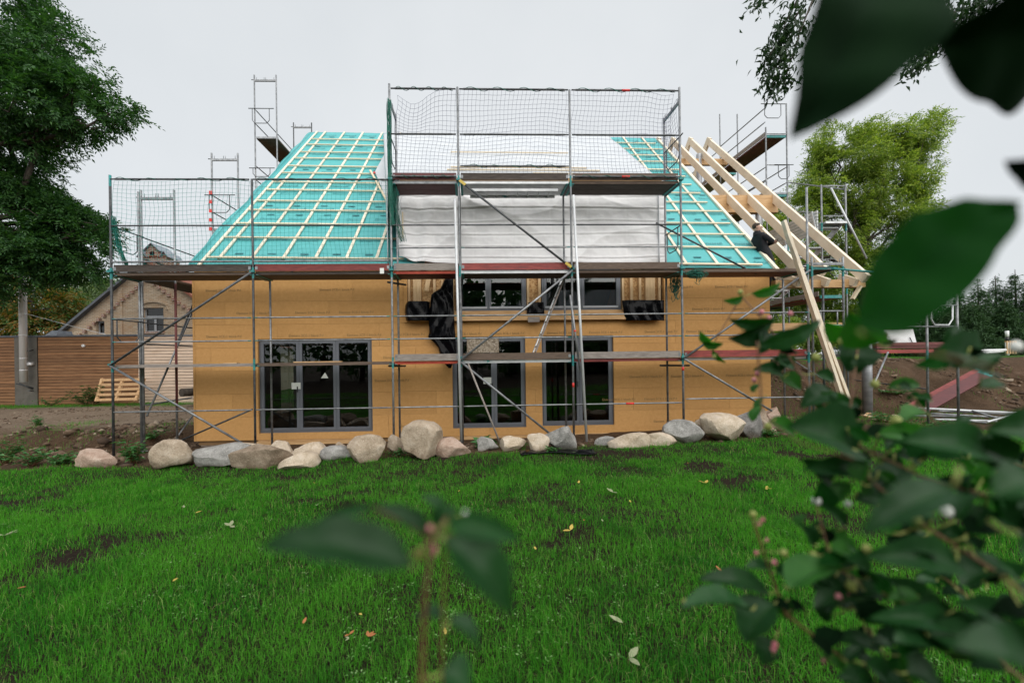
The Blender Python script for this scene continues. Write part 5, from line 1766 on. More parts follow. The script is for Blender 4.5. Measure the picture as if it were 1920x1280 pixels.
def sprays(P_, O_, m, length, leafL, leafW, droop, seed):
    """every point grows a twig of m leaflets in two ranks"""
    g = np.random.default_rng(seed)
    n = len(P_)
    d = O_ * .8 + g.normal(size=(n, 3)) * .55
    d[:, 2] -= droop
    d /= np.linalg.norm(d, axis=1, keepdims=True)
    up = np.tile(np.array([[0, 0, 1.]]), (n, 1)) + g.normal(size=(n, 3)) * .35
    sd_ = np.cross(d, up)
    sd_ /= np.linalg.norm(sd_, axis=1, keepdims=True)
    C, D, N, Ls, Ws = [], [], [], [], []
    ln = length * g.uniform(.7, 1.3, (n, 1))
    for k in range(m):
        t = (k // 2 + .6) / (m / 2)
        side = 1 if k % 2 else -1
        last = k == m - 1
        bend = np.array([[0, 0, -1.]]) * (t ** 2) * ln * .35 * (droop + .3)
        o = P_ + d * ln * (t - .5) + bend
        ld = d * (.75 if not last else 1) + (sd_ * side * .8 if not last else 0) + g.normal(size=(n, 3)) * .18
        ld[:, 2] -= droop * .5
        ld /= np.linalg.norm(ld, axis=1, keepdims=True)
        l = leafL * g.uniform(.75, 1.2, n)
        C.append(o + ld * l[:, None] * .5)
        D.append(ld)
        N.append(np.cross(sd_, d) + g.normal(size=(n, 3)) * .3)
        Ls.append(l)
        Ws.append(leafW * g.uniform(.8, 1.2, n))
    return np.concatenate(C), np.concatenate(D), np.concatenate(N), np.concatenate(Ls), np.concatenate(Ws)

def limb_path(p, q, n=7, wob=.25, sagging=.0, seed=0):
    r_ = random.Random(seed)
    p, q = Vector(p), Vector(q)
    L = (q - p).length
    out = []
    for i in range(n + 1):
        t = i / n
        o = Vector((r_.uniform(-1, 1), r_.uniform(-1, 1), r_.uniform(-1, 1))) * wob * L * .12 * math.sin(math.pi * t)
        out.append(p.lerp(q, t) + o + Vector((0, 0, math.sin(math.pi * t) * sagging * L)))
    return out

def tree(name, label, base, trunk_top, r0, blobs, nspray, mat, m=9, length=.5, leafL=.11, leafW=.035, droop=.25, gap=.3, seed=1, limbs=None, cat='tree', twigs=3):
    root = thing(name, label, cat, base)
    tk = MB()
    base, trunk_top = Vector(base), Vector(trunk_top)
    tp = limb_path(base, trunk_top, 8, .22, 0, seed)
    tk.tube(tp, [r0 * (1 - .6 * i / 8) for i in range(9)], 12)
    tk.build('trunk', MT['bark'], root)
    lm_ = MB()
    r_ = random.Random(seed)
    for i, (c, r) in enumerate(blobs):
        st = tp[r_.randint(4, 8)]
        path = limb_path(st, c, 7, .9, .05, seed * 50 + i)
        lm_.tube(path, [r0 * .34 * (1 - .82 * k / 7) for k in range(8)], 7)
        for k in range(twigs):
            s2 = path[r_.randint(3, 7)]
            e2 = Vector(c) + Vector((r_.uniform(-1, 1) * r[0], r_.uniform(-1, 1) * r[1], r_.uniform(-.8, 1) * r[2])) * .9
            lm_.tube(limb_path(s2, e2, 5, .8, .03, seed * 90 + i * 7 + k), [r0 * .10 * (1 - .8 * j / 5) for j in range(6)], 5)
    lm_.build('limbs', MT['bark'], root)
    P_, O_ = crown_points(blobs, nspray, gap, seed)
    C, D, N, L, W = sprays(P_, O_, m, length, leafL, leafW, droop, seed + 7)
    link('crown', leaves_mesh('crown', C, D, N, L, W, MT[mat]), root)
    return root
def pb(px, py, Y, rx, ry, rd=None):
    """blob: pixel centre and pixel radii at depth Y"""
    c = A(px, py, Y)
    k = (Y - CAM.y) / F
    return (c, (rx * k, (rd or (rx + ry) / 2) * k, ry * k))

# big ash on the left
tb = A(-190, 760, 6.5)
tree('ash_tree', 'tall dark ash tree leaning in at the left edge', (tb.x, 6.5, gz(tb.x, 6.5) - .2), A(-120, 210, 6.5), .42,
     [pb(-30, 30, 6, 120, 90), pb(60, 105, 5.6, 88, 70), pb(30, 190, 5.2, 105, 75), pb(130, 175, 5.2, 60, 48), pb(205, 213, 5.2, 48, 24), pb(150, 225, 5.3, 55, 34), pb(40, 275, 5.8, 66, 40), pb(-60, 150, 6.8, 120, 110), pb(-70, 300, 6.5, 110, 100),
      pb(15, 380, 6.6, 80, 45), pb(70, 420, 6.8, 75, 55), pb(140, 430, 6.8, 58, 45), pb(60, 495, 7.2, 80, 40), pb(150, 500, 6.9, 48, 34), pb(-60, 460, 7, 90, 80), pb(175, 455, 6.6, 30, 30), pb(100, 470, 6.6, 60, 50), pb(-20, 335, 6.0, 80, 42), pb(20, 450, 6.0, 70, 45), pb(-20, 510, 6.2, 80, 40), pb(190, 430, 6.6, 20, 16), pb(110, 400, 6.6, 50, 35)],
     19000, 'leaf_ash', 9, .40, .15, .055, .22, .30, 3)
tb = A(60, 640, 13.5)
tree('chestnut_tree', 'chestnut tree with yellow brown leaves behind the larch wall', (tb.x, 14.5, .2), A(40, 560, 14.5), .25,
     [pb(30, 560, 14, 70, 45), pb(100, 580, 14, 45, 40), pb(-40, 570, 14.5, 60, 50), pb(70, 610, 13.6, 70, 28), pb(130, 605, 14, 24, 18), pb(10, 620, 13.6, 40, 20)],
     3000, 'leaf_autumn', 7, .5, .22, .08, .35, .25, 5)
tb = A(180, 620, 26)
tree('willow_tree', 'distant pale grey green willow behind the brick house', (tb.x, 27, .2), A(180, 560, 27), .3,
     [pb(170, 560, 26, 55, 34), pb(205, 545, 27, 30, 24), pb(130, 575, 26, 50, 30), pb(165, 590, 25, 45, 25)], 2600, 'leaf_grey', 7, .9, .30, .07, .5, .15, 6)
# light green locust on the right
tb = A(1640, 655, 13)
tree('locust_tree', 'light green feathery tree rising behind the right scaffold', (tb.x, 13, 1.7), A(1610, 450, 13), .28,
     [pb(1590, 300, 13, 62, 55), pb(1650, 270, 13, 60, 42), pb(1720, 255, 12.6, 48, 34), pb(1755, 235, 12.6, 24, 20), pb(1560, 270, 13, 40, 34), pb(1540, 350, 13, 50, 45), pb(1640, 350, 12.6, 70, 50), pb(1710, 330, 13, 48, 45), pb(1500, 400, 13.4, 45, 40), pb(1455, 440, 13.6, 34, 40), pb(1580, 420, 13, 60, 40),
      pb(1670, 420, 12.6, 60, 45), pb(1720, 400, 13, 40, 34), pb(1740, 470, 13, 36, 40), pb(1480, 500, 13.6, 45, 45), pb(1560, 500, 13.2, 60, 45), pb(1650, 500, 12.8, 60, 45), pb(1430, 500, 14, 30, 35)],
     12500, 'leaf_light', 9, .5, .17, .05, .2, .46, 8)
tb = A(1560, 650, 16)
tree('young_oak', 'dense mid green tree behind the bare rafters', (tb.x, 16.5, 1.7), A(1560, 560, 16.5), .22,
     [pb(1500, 560, 16, 50, 40), pb(1570, 570, 16, 55, 40), pb(1630, 575, 16, 45, 40), pb(1450, 560, 16.5, 40, 40), pb(1540, 610, 15.8, 60, 28), pb(1610, 620, 15.6, 40, 22)],
     4200, 'leaf_light', 9, .5, .16, .06, .2, .2, 11)
tb = A(1530, 660, 14)
tree('hazel_bush', 'low green bush seen under the bare rafters', (tb.x, 14, 1.75), A(1535, 630, 14), .12,
     [pb(1480, 625, 14, 45, 26), pb(1540, 630, 14, 50, 24), pb(1600, 635, 14, 45, 24), pb(1640, 640, 13.5, 40, 22), pb(1450, 640, 13.5, 30, 22)], 3000, 'leaf_light', 7, .4, .16, .08, .2, .1, 15)
# conifers
def conifer(label, px, Y, ytop, wpx, seed, mat='needle', n=3600):
    g = np.random.default_rng(seed)
    b = A(px, 655, Y)
    top = A(px, ytop, Y)
    z0 = gz(b.x, Y)
    H = top.z - z0
    k = (Y - CAM.y) / F
    Rm = wpx * k
    root = thing('spruce_tree', label, 'tree', (b.x, Y, z0), 'spruces at the right edge')
    MB().tube([(b.x, Y, z0 - .1), (b.x + .05, Y, z0 + H * .5), (b.x, Y, top.z)], [.14, .09, .015], 8).build('trunk', MT['bark'], root)
    t = 1 - np.sqrt(g.uniform(0.0, 1, n))
    t = np.floor(t * 22) / 22 + g.uniform(0, .022, n)
    an = g.uniform(0, 6.283, n)
    an = np.floor(an / 6.283 * 11 + t * 40) * 6.283 / 11 + g.normal(0, .16, n)
    rr = g.uniform(.18, 1, n) ** .7 * Rm * (1 - t) ** .85 * (1 + .25 * np.sin(an * 3 + t * 31))
    C = np.stack([b.x + np.cos(an) * rr, Y + np.sin(an) * rr, z0 + H * t - rr * .28 + .10 * (rr / Rm) ** 2], -1)
    D = np.stack([np.cos(an), np.sin(an), np.full(n, -.35)], -1) + g.normal(size=(n, 3)) * .35
    m = 5
    Cs, Ds, Ns, Ls, Ws = [], [], [], [], []
    for q in range(m):
        Cs.append(C + g.normal(size=(n, 3)) * .09)
        Ds.append(D + g.normal(size=(n, 3)) * .6)
        Ns.append(np.tile([[0, 0, 1.]], (n, 1)) + g.normal(size=(n, 3)) * .4)
        Ls.append(g.uniform(.16, .34, n))
        Ws.append(g.uniform(.03, .06, n))
    link('crown', leaves_mesh('crown', np.concatenate(Cs), np.concatenate(Ds), np.concatenate(Ns), np.concatenate(Ls), np.concatenate(Ws), MT[mat]), root)
CONF = [(1800, 20, 540, 50, 'slim dark spruce nearest the light green tree'), (1835, 21, 522, 48, 'dark spruce second from the light green tree'), (1868, 22, 516, 50, 'dark spruce behind the marker post'), (1905, 21, 505, 56, 'tall spruce at the right picture edge'), (1945, 20, 512, 60, 'spruce cut by the right picture edge'),
        (1765, 21.5, 560, 46, 'low spruce left of the slim one'), (1730, 22, 566, 46, 'low spruce behind the free standing scaffold frame'), (1690, 22.5, 572, 46, 'low spruce behind the wrapped stack'), (1650, 23, 578, 44, 'low spruce behind the zinc column'), (1885, 18.5, 560, 46, 'small spruce in front of the row by the marker post'), (1825, 18.5, 572, 44, 'small spruce in front of the row left of the marker post'), (1780, 18.6, 585, 40, 'smallest spruce in front of the row')]
for i, (px, Y, yt, wpx, lb_) in enumerate(CONF):
    conifer(lb_, px, Y, yt, wpx, 40 + i, 'needle', 2300)
# hanging branch of a near tree, top right
hb = thing('overhanging_branch', 'dark leafy ash twigs hanging in from the top right corner', 'branch', AD(2100, -60, 3.6))
HB_ = [([(1480, -60), (1440, -10), (1420, 10), (1412, 20)], 26), ([(1520, -60), (1490, 10), (1470, 50), (1480, 75)], 40), ([(1500, 20), (1465, 70), (1445, 100), (1440, 130)], 60), ([(1490, 60), (1465, 110), (1455, 145), (1445, 172)], 60), ([(1540, -40), (1500, 60), (1475, 140), (1465, 175)], 40),
       ([(1830, -40), (1780, 40), (1740, 90), (1712, 110)], 70), ([(1790, 40), (1755, 80), (1725, 115), (1708, 138)], 60), ([(1900, -60), (1850, 0), (1810, 40), (1780, 70)], 110), ([(1940, -30), (1890, 20), (1840, 50), (1800, 95)], 110), ([(1790, -60), (1760, -10), (1770, 30), (1750, 60)], 60), ([(1960, 0), (1900, 60), (1850, 80), (1830, 100)], 80)]
g_ = np.random.default_rng(77)
Cs, Ds = [], []
mbb = MB()
mbb.tube([AD(2500, 500, 4.2), AD(2300, 100, 3.9), AD(2000, -80, 3.7), AD(1750, -110, 3.6), AD(1450, -90, 3.5)], [.12, .08, .05, .03, .012], 9)
for pts, n in HB_:
    L = [AD(x, y, 3.5 + .1 * math.sin(x)) for x, y in pts]
    mbb.tube(L, [.009, .006, .004, .002], 5)
    for k in range(n * 4):
        t = g_.uniform(.15, 1) * (len(L) - 1)
        j = min(int(t), len(L) - 2)
        p = L[j].lerp(L[j + 1], t - j)
        Cs.append(np.array(p) + g_.normal(size=3) * .055)
        Ds.append(np.array((L[j + 1] - L[j]).normalized()) * .5 + g_.normal(size=3) * .6 + np.array([0, 0, -.4]))
mbb.build('twigs', MT['bark'], hb)
nn_ = len(Cs)
link('foliage', leaves_mesh('foliage', np.array(Cs), np.array(Ds), g_.normal(size=(nn_, 3)) + np.array([0, -.5, .6]), g_.uniform(.05, .085, nn_), g_.uniform(.018, .028, nn_), MT['leaf_dark']), hb)

# invented trees and barn behind the camera, added for the window panes to mirror
gbk = np.random.default_rng(5)
Cb, Db = [], []
tk = MB()
for k in range(11):
    x = -16 + k * 4.6 + gbk.uniform(-1, 1)
    y = -25 + gbk.uniform(-3, 2)
    tk.tube([(x, y, .2), (x + .3, y, 4.5)], [.25, .12], 8)
    bl = [((x + gbk.uniform(-2, 2), y + gbk.uniform(-1.5, 1.5), 2.0 + gbk.uniform(0, 6.5) * (.25 if 13 < x < 26 else 1)), (2.4, 2.2, 1.8)) for q in range(7)]
    P_, O_ = crown_points(bl, 900, .15, 60 + k)
    Cb.append(P_)
    Db.append(O_)
Cb, Db = np.concatenate(Cb), np.concatenate(Db)
nb = len(Cb)
belt = link('tree_belt', leaves_mesh('tree_belt', Cb, Db + gbk.normal(size=(nb, 3)), gbk.normal(size=(nb, 3)), gbk.uniform(.5, .9, nb), gbk.uniform(.3, .5, nb), MT['leaf_ash']))
bn = thing('barn', 'added barn with blue grey seamed metal roof mirrored in the right dormer window', 'barn', (20, -34, 0))
MB().box(12, 29, -40, -30.2, 0, 5.6).build('wall', MT['plank_dark'], bn)
for q in range(34):
    x0 = 11.6 + q * .52
    v = [(x0, -29.6, 5.5), (x0 + .49, -29.6, 5.5), (x0 + .49, -35.5, 11.2), (x0, -35.5, 11.2)]
    MB().add(v + [(a, b, c - .06) for a, b, c in v], [(0, 1, 2, 3), (7, 6, 5, 4), (0, 4, 5, 1), (1, 5, 6, 2), (2, 6, 7, 3), (3, 7, 4, 0)]).build('roof_panel', MT['lead'], bn)
tag(belt, 'added dark belt of trees behind the lawn mirrored in the panes', kind='stuff')
tag(tk.build('belt_trunks', MT['bark']), 'trunks of the added tree belt behind the lawn', kind='stuff')

# ------------------------------------------------------------------ lawn
MT['grass'] = None
def m_grass():
    m, t, p = nodes('grass blades')
    g = t.nodes.new('ShaderNodeNewGeometry')
    c = ramp(t, g.outputs['Random Per Island'], [(0, (.016, .12, .010)), (.4, (.036, .225, .016)), (.78, (.075, .32, .026)), (.90, (.15, .38, .05)), (.96, (.28, .38, .12)), (1, (.42, .38, .20))])
    v = coords(t, (1, 1, 1), rnd=False)
    f = tnoise(t, v, .75, 5, .65)
    c = mixc(t, ramp(t, f, [(.36, (0, 0, 0)), (.62, (.8, .8, .8))]), c, (.10, .35, .030))
    h = tnoise(t, v, 2.1, 4, .7)
    c = mixc(t, ramp(t, h, [(.52, (0, 0, 0)), (.68, (.65, .65, .65))]), c, (.018, .135, .014))
    t.links.new(c, p.inputs['Base Color'])
    p.inputs['Roughness'].default_value = .5
    p.inputs['Specular IOR Level'].default_value = .10
    tr_ = t.nodes.new('ShaderNodeBsdfTranslucent')
    t.links.new(mixc(t, 1.0, c, (1.3, 1.5, .6), 'MULTIPLY'), tr_.inputs[0])
    ms = t.nodes.new('ShaderNodeMixShader')
    ms.inputs[0].default_value = .4
    t.links.new(p.outputs[0], ms.inputs[1])
    t.links.new(tr_.outputs[0], ms.inputs[2])
    t.links.new(ms.outputs[0], t.nodes['Material Output'].inputs['Surface'])
    return m
MT['grass'] = m_grass()
def blades(name, X, Y, hgt, wid, mat, seed=0, lean=.5):
    g = np.random.default_rng(seed)
    n = len(X)
    Z = ground(X, Y) - .005
    an = g.uniform(0, 6.283, n)
    ln = np.abs(g.normal(0, lean, n))
    dx, dy = np.cos(an), np.sin(an)
    a2 = an + 1.57 + g.normal(0, .5, n)
    sx, sy = np.cos(a2) * wid / 2, np.sin(a2) * wid / 2
    B = np.stack([X, Y, Z], -1)
    S_ = np.stack([sx, sy, np.zeros(n)], -1)
    m = B + np.stack([dx * hgt * ln * .25, dy * hgt * ln * .25, hgt * .55], -1)
    t = B + np.stack([dx * hgt * ln * .85, dy * hgt * ln * .85, hgt * (1 - .35 * np.minimum(ln, 1.2))], -1)
    V = np.stack([B - S_, B + S_, m + S_ * .8, m - S_ * .8, t], 1).reshape(-1, 3)
    i = np.arange(n)[:, None] * 5
    Fq = np.concatenate([i + np.array([[0, 1, 2]]), i + np.array([[0, 2, 3]]), i + np.array([[3, 2, 4]])], 0)
    return link(name, np_mesh(name, V, Fq, mat))
def sample_lawn(n, dmin, dmax, seed, spread=1.65):
    g = np.random.default_rng(seed)
    d = g.uniform(dmin, dmax, n)
    l = g.uniform(-spread, spread, n) * d
    off = -SX / F * d * 0
    X = CAM.x + FW.x * d + _r0.x * l + off
    Y = CAM.y + FW.y * d + _r0.y * l
    return X, Y, d, g
def bare(X, Y):
    """0 = bare soil .. 1 = dense turf"""
    a = fbm(X, Y, .75, 3, 51)
    b = fbm(X * .8, Y * 1.2, 2.4, 3, 61)
    return np.clip(.95 + 1.2 * a + 1.25 * b, .06, 1)
X, Y, d, g = sample_lawn(450000, 1.35, 8.9, 21)
keep = (Y < lawn_edge(X) + g.normal(0, .10, len(X))) & (g.uniform(0, 1, len(X)) < bare(X, Y))
X, Y, d = X[keep], Y[keep], d[keep]
tall = fbm(X, Y, 1.6, 3, 71)
hg = np.clip(.066 + .04 * tall + g.normal(0, .022, len(X)), .02, .17) * np.where(Y > lawn_edge(X) - .5, .75, 1)
tag(blades('lawn_grass', X, Y, hg, np.clip(.0016 + .00062 * d, .0022, .0065), MT['grass'], 5, .8), 'lush green lawn grass with thin dark patches', 'grass', kind='stuff')
g3 = np.random.default_rng(41)                      # coarser turf where the lawn goes on to both sides
X3, Y3 = g3.uniform(-9, 26, 90000), g3.uniform(-11, -.5, 90000)
d3 = (X3 - CAM.x) * FW.x + (Y3 - CAM.y) * FW.y
l3 = (X3 - CAM.x) * _r0.x + (Y3 - CAM.y) * _r0.y
k3 = (Y3 < lawn_edge(X3)) & ~((d3 > 1.3) & (np.abs(l3) < 1.62 * d3)) & (g3.uniform(0, 1, len(X3)) < bare(X3, Y3))
k3 &= ((X3 - CAM.x) ** 2 + (Y3 - CAM.y) ** 2) > .5
X3, Y3 = X3[k3], Y3[k3]
tag(blades('side_lawn_grass', X3, Y3, np.clip(g3.normal(.075, .02, len(X3)), .03, .14), np.full(len(X3), .011), MT['grass'], 15, .8), 'lawn grass running on beyond both picture edges', 'grass', kind='stuff')
# sparse grass and weeds on soil, bank and plateau
g2 = np.random.default_rng(31)
xa = np.concatenate([g2.uniform(-9, 0, 9000), g2.uniform(14.6, 27, 26000), g2.uniform(-10, 20, 7000), g2.uniform(-15, -4.5, 5000)])
ya = np.concatenate([g2.uniform(-.8, 4.5, 9000), g2.uniform(-.6, 9, 26000), g2.uniform(-1.05, -.2, 7000), g2.uniform(7.6, 8.95, 5000)])
kp = (fbm(xa, ya, .9, 3, 91) > .06) & ~((xa > .6) & (xa < 15.5) & (ya > -.15))
kp[-5000:] = True
xa, ya = xa[kp], ya[kp]
tag(blades('weed_grass', xa, ya, np.clip(g2.normal(.09, .04, len(xa)), .03, .22), np.full(len(xa), .006), MT['grass'], 9, .7), 'sparse grass tufts on the bare earth and bank', 'grass', kind='stuff')
# clover-like pale weeds in the lawn
def tiny_leaves(name, X, Y, mat, size, h, label, per=6, seed=0):
    g = np.random.default_rng(seed)
    n = len(X)
    C, D, N, L, W = [], [], [], [], []
    Z = ground(X, Y)
    for k in range(per):
        an = g.uniform(0, 6.28, n)
        r = g.uniform(0, .05, n)
        C.append(np.stack([X + np.cos(an) * r, Y + np.sin(an) * r, Z + h * g.uniform(.6, 1.15, n)], -1))
        D.append(np.stack([np.cos(an), np.sin(an), g.uniform(-.1, .5, n)], -1))
        N.append(np.tile([[0, 0, 1.]], (n, 1)) + g.normal(size=(n, 3)) * .3)
        L.append(size * g.uniform(.7, 1.3, n))
        W.append(size * .5 * g.uniform(.7, 1.3, n))
    o = link(name, leaves_mesh(name, np.concatenate(C), np.concatenate(D), np.concatenate(N), np.concatenate(L), np.concatenate(W), mat))
    return tag(o, label, 'weeds', kind='stuff')
MT['clover'] = foliage('pale weed leaf', [(.08, .22, .04), (.12, .28, .06), (.22, .36, .14)], .3)
MT['nettle'] = foliage('nettle leaf', [(.03, .12, .03), (.06, .18, .05), (.10, .24, .08)], .3)
X, Y, d, g = sample_lawn(1900, 1.5, 8.4, 33, 1.5)
k_ = (Y < lawn_edge(X)) & (fbm(X, Y, .9, 2, 81) > .12)
tiny_leaves('lawn_weeds', X[k_], Y[k_], MT['clover'], .019, .055, 'pale clover and chickweed scattered through the lawn', 6, 3)

def weed(name, label, px, py, Y, h, n, mat, seed, cat='plant', group=None, leafL=.10, leafW=.045, spread=.25):
    g = np.random.default_rng(seed)
    p = A(px, py, Y)
    z = gz(p.x, Y)
    root = thing(name, label, cat, (p.x, Y, z), group)
    st = MB()
    C, D, N, L, W = [], [], [], [], []
    for k in range(n):
        an = g.uniform(0, 6.28)
        tip = Vector((p.x + math.cos(an) * spread * g.uniform(.2, 1), Y + math.sin(an) * spread * g.uniform(.2, 1) * .7, z + h * g.uniform(.5, 1)))
        path = limb_path((p.x + g.uniform(-.05, .05), Y + g.uniform(-.05, .05), z - .02), tip, 5, .6, .05, seed * 13 + k)
        st.tube(path, [.006, .005, .004, .003, .002, .0015], 5)
        for j in range(9):
            t = g.uniform(.25, 1) * 5
            i = min(int(t), 4)
            c = path[i].lerp(path[i + 1], t - i)
            a2 = g.uniform(0, 6.28)
            dd = np.array([math.cos(a2), math.sin(a2), g.uniform(-.2, .5)])
            l = leafL * g.uniform(.6, 1.25)
            C.append(np.array(c) + dd * l * .5)
            D.append(dd)
            N.append(np.array([g.normal(0, .3), g.normal(0, .3), 1]))
            L.append(l)
            W.append(leafW * g.uniform(.7, 1.2))
    st.build('stems', MT['twig'], root)
    link('foliage', leaves_mesh('foliage', np.array(C), np.array(D), np.array(N), np.array(L), np.array(W), MT[mat]), root)
weed('nettle_plant', 'leafy green thistle clump between the two leftmost boulders', 252, 862, -.7, .5, 22, 'nettle', 1, leafL=.13, leafW=.05, spread=.32)
weed('nettle_plant', 'dark nettle clump at the far left edge', 8, 850, -.3, .55, 26, 'nettle', 2, spread=.45)
weed('nettle_plant', 'low nettles right of the far left clump', 60, 862, -.5, .32, 22, 'nettle', 3, spread=.5)
weed('nettle_plant', 'low spreading weeds left of the leftmost boulder', 115, 868, -.6, .26, 24, 'nettle', 4, spread=.5)
weed('nettle_plant', 'dark weeds along the foot of the larch wall', 160, 750, 8.3, .7, 30, 'leaf_ash', 5, spread=.9, leafL=.16)
weed('nettle_plant', 'tall weeds beside the pallet at the larch wall', 178, 748, 8.2, .9, 34, 'leaf_ash', 6, spread=.6, leafL=.16)
weed('nettle_plant', 'weeds at the foot of the flue pipe', 95, 755, 8.5, .4, 20, 'nettle', 7, spread=.8)
weed('nettle_plant', 'weed tuft on the sandy drive', 70, 806, 2.6, .35, 12, 'nettle', 8, spread=.2)
weed('nettle_plant', 'rhubarb-like weed behind the small stones below the middle door', 905, 822, -.35, .22, 10, 'nettle', 9, leafL=.18, leafW=.12, spread=.22)
weed('nettle_plant', 'weeds before the angular grey boulder', 1035, 846, -1.0, .12, 10, 'nettle', 10, spread=.15, leafL=.07)
weed('nettle_plant', 'small weeds at the biggest boulder', 745, 838, -.75, .18, 12, 'nettle', 11, spread=.2, leafL=.07)
weed('nettle_plant', 'sparse weed behind the big grey boulder', 1296, 800, -.3, .35, 10, 'nettle', 12, spread=.2, leafL=.05)
weed('nettle_plant', 'weeds under the right corner stones', 1440, 832, -.6, .2, 14, 'nettle', 13, spread=.3)
weed('nettle_plant', 'weeds at the foot of the zinc column', 1660, 800, .9, .25, 20, 'nettle', 14, spread=.6, leafL=.08)
weed('nettle_plant', 'weeds in front of the tube pile', 1740, 798, .2, .15, 24, 'nettle', 15, spread=.9, leafL=.07)
weed('nettle_plant', 'weeds on the left earth bank', 285, 800, 1.4, .25, 16, 'nettle', 16, spread=.35, leafL=.08)
weed('nettle_plant', 'weeds on the right earth bank', 1680, 720, 3.2, .2, 20, 'nettle', 17, spread=.6, leafL=.09)
tag(sgrid(lambda u, v: (lambda p: Vector((p.x, p.y, gz(p.x, p.y) + .05 + .02 * math.sin(u * 17) * math.sin(v * 3))))(Vector((A(975, 858, -1.05).x + u * 1.45, -1.18 + .32 * v + .10 * math.sin(u * 5), 0))), 24, 5, MT['black_foil'], 'ground_fabric', None, -.01, (0, 0, 1)), 'black fabric strip on the soil before the angular grey boulder', 'fabric')

# clods of earth on the banks
def clods(n=9600):
    g = np.random.default_rng(12)
    x = np.concatenate([g.uniform(-9, 1, n // 3), g.uniform(15, 27, n // 2), g.uniform(-6, 16, n // 6), g.uniform(-15, .5, 5000)])
    y = np.concatenate([g.uniform(-.5, 3, n // 3), g.uniform(1.5, 5.5, n // 2), g.uniform(-1.05, .6, n // 6), g.uniform(2, 8.5, 5000)])
    ok = (fbm(x, y, 1.1, 2, 5) > -.15) & ~((y < lawn_edge(x)))
    x, y = x[ok], y[ok]
    s_ = np.clip(g.lognormal(-3.55, .6, len(x)), .012, .13) * np.where((x < .5) & (y > 3), .5, 1)
    bv, bf = ico(1)
    V = bv[None] * (1 + .35 * g.normal(size=(len(x), len(bv), 1))) * s_[:, None, None] * np.array([1, 1, .7])
    V = V + np.stack([x, y, ground(x, y)], -1)[:, None]
    F_ = bf[None] + (np.arange(len(x)) * len(bv))[:, None, None]
    m, t, p = nodes('earth clod')
    ge = t.nodes.new('ShaderNodeNewGeometry')
    t.links.new(ramp(t, ge.outputs['Random Per Island'], [(0, (.045, .027, .016)), (.45, (.10, .062, .038)), (.85, (.17, .115, .075)), (1, (.30, .24, .18))]), p.inputs['Base Color'])
    p.inputs['Roughness'].default_value = .95
    tag(link('earth_clods', np_mesh('earth_clods', V.reshape(-1, 3), F_.reshape(-1, 3), m)), 'loose brown earth clods strewn over the banks', 'earth', kind='stuff')
clods()

# fallen leaves
LT = {'yellow': pm('yellow fallen leaf', (.42, .30, .05), (.55, .42, .10), 40, .7), 'orange': pm('orange fallen leaf', (.30, .10, .03), (.42, .17, .06), 40, .7), 'pale': pm('pale fallen leaf', (.20, .24, .12), (.32, .34, .20), 40, .7)}
def fallen(px, py, size, kind, nleaf=1):
    # where the pixel ray meets the lawn
    dct = ray(px, py)
    t = 1.0
    for _ in range(40):
        p = CAM + dct * t
        t += (p.z - gz(p.x, p.y) - .05) / (-dct.z) * .8
    p = CAM + dct * t
    m = MB()
    for q in range(nleaf):
        an = random.uniform(0, 6.28) + q * 2
        d = Vector((math.cos(an), math.sin(an), random.uniform(-.1, .25))).normalized()
        s = d.cross(Vector((0, 0, 1))).normalized()
        n = s.cross(d)
        c = p + d * size * .3 * (nleaf > 1)
        pr = [(0, 0), (.2, .28), (.5, .36), (.8, .2), (1, 0)]
        top = [c + d * size * (a - .3) + s * size * b * .6 + n * size * (.15 * b + .12 * a * a) for a, b in pr]
        bot = [c + d * size * (a - .3) - s * size * b * .6 + n * size * (.15 * b + .12 * a * a) for a, b in pr[1:-1]]
        ring = top + bot[::-1]
        k = len(ring)
        m.add([*ring, *[v - n * .0015 for v in ring]], [tuple(range(k)), tuple(reversed(range(k, 2 * k)))] + [(i, i + k, (i + 1) % k + k, (i + 1) % k) for i in range(k)])
    zone = ('far left', 'left', 'left middle', 'middle', 'right middle', 'right')[min(5, int(px / 320))] + (' of the lawn near the boulders', ' of the lawn halfway to the boulders', ' of the foreground lawn')[0 if py < 935 else 1 if py < 1090 else 2]
    num = ('', 'single', 'paired', 'spray of', 'fern-like')[nleaf]
    lab = num + {'yellow': ' yellow fallen leaf, ', 'orange': ' rusty fallen leaf, ', 'pale': ' pale withered leaf, '}[kind] + zone
    tag(m.build('fallen_leaf', LT[kind]), lab, 'leaf', {'yellow': 'yellow fallen leaves', 'orange': 'orange fallen leaves', 'pale': 'pale fallen leaves'}[kind])
for a in ((370, 960, .07, 'yellow'), (432, 985, .10, 'pale', 3), (8, 1003, .10, 'pale', 3), (1085, 905, .07, 'yellow', 2), (1322, 905, .09, 'yellow', 3), (1148, 922, .10, 'pale', 4), (1004, 1028, .05, 'yellow'), (1070, 993, .09, 'yellow', 2), (1182, 940, .05, 'yellow'), (1436, 915, .07, 'yellow', 3), (1350, 1068, .06, 'orange'), (590, 905, .04, 'orange'), (655, 1188, .04, 'orange', 2), (690, 1192, .05, 'orange', 3), (570, 1165, .05, 'orange'), (675, 1150, .04, 'yellow'),
          (655, 1195, .03, 'pale', 2), (1180, 1232, .09, 'pale', 2), (595, 946, .05, 'pale'), (1160, 1163, .09, 'pale'), (835, 1185, .05, 'yellow'), (1095, 975, .03, 'orange'), (1130, 976, .04, 'pale'), (45, 1100, .05, 'orange'), (345, 950, .06, 'pale'), (120, 895, .06, 'pale'), (1840, 990, .04, 'pale'), (1290, 868, .04, 'orange'), (860, 920, .04, 'yellow'), (330, 1085, .06, 'yellow')):
    fallen(*a)

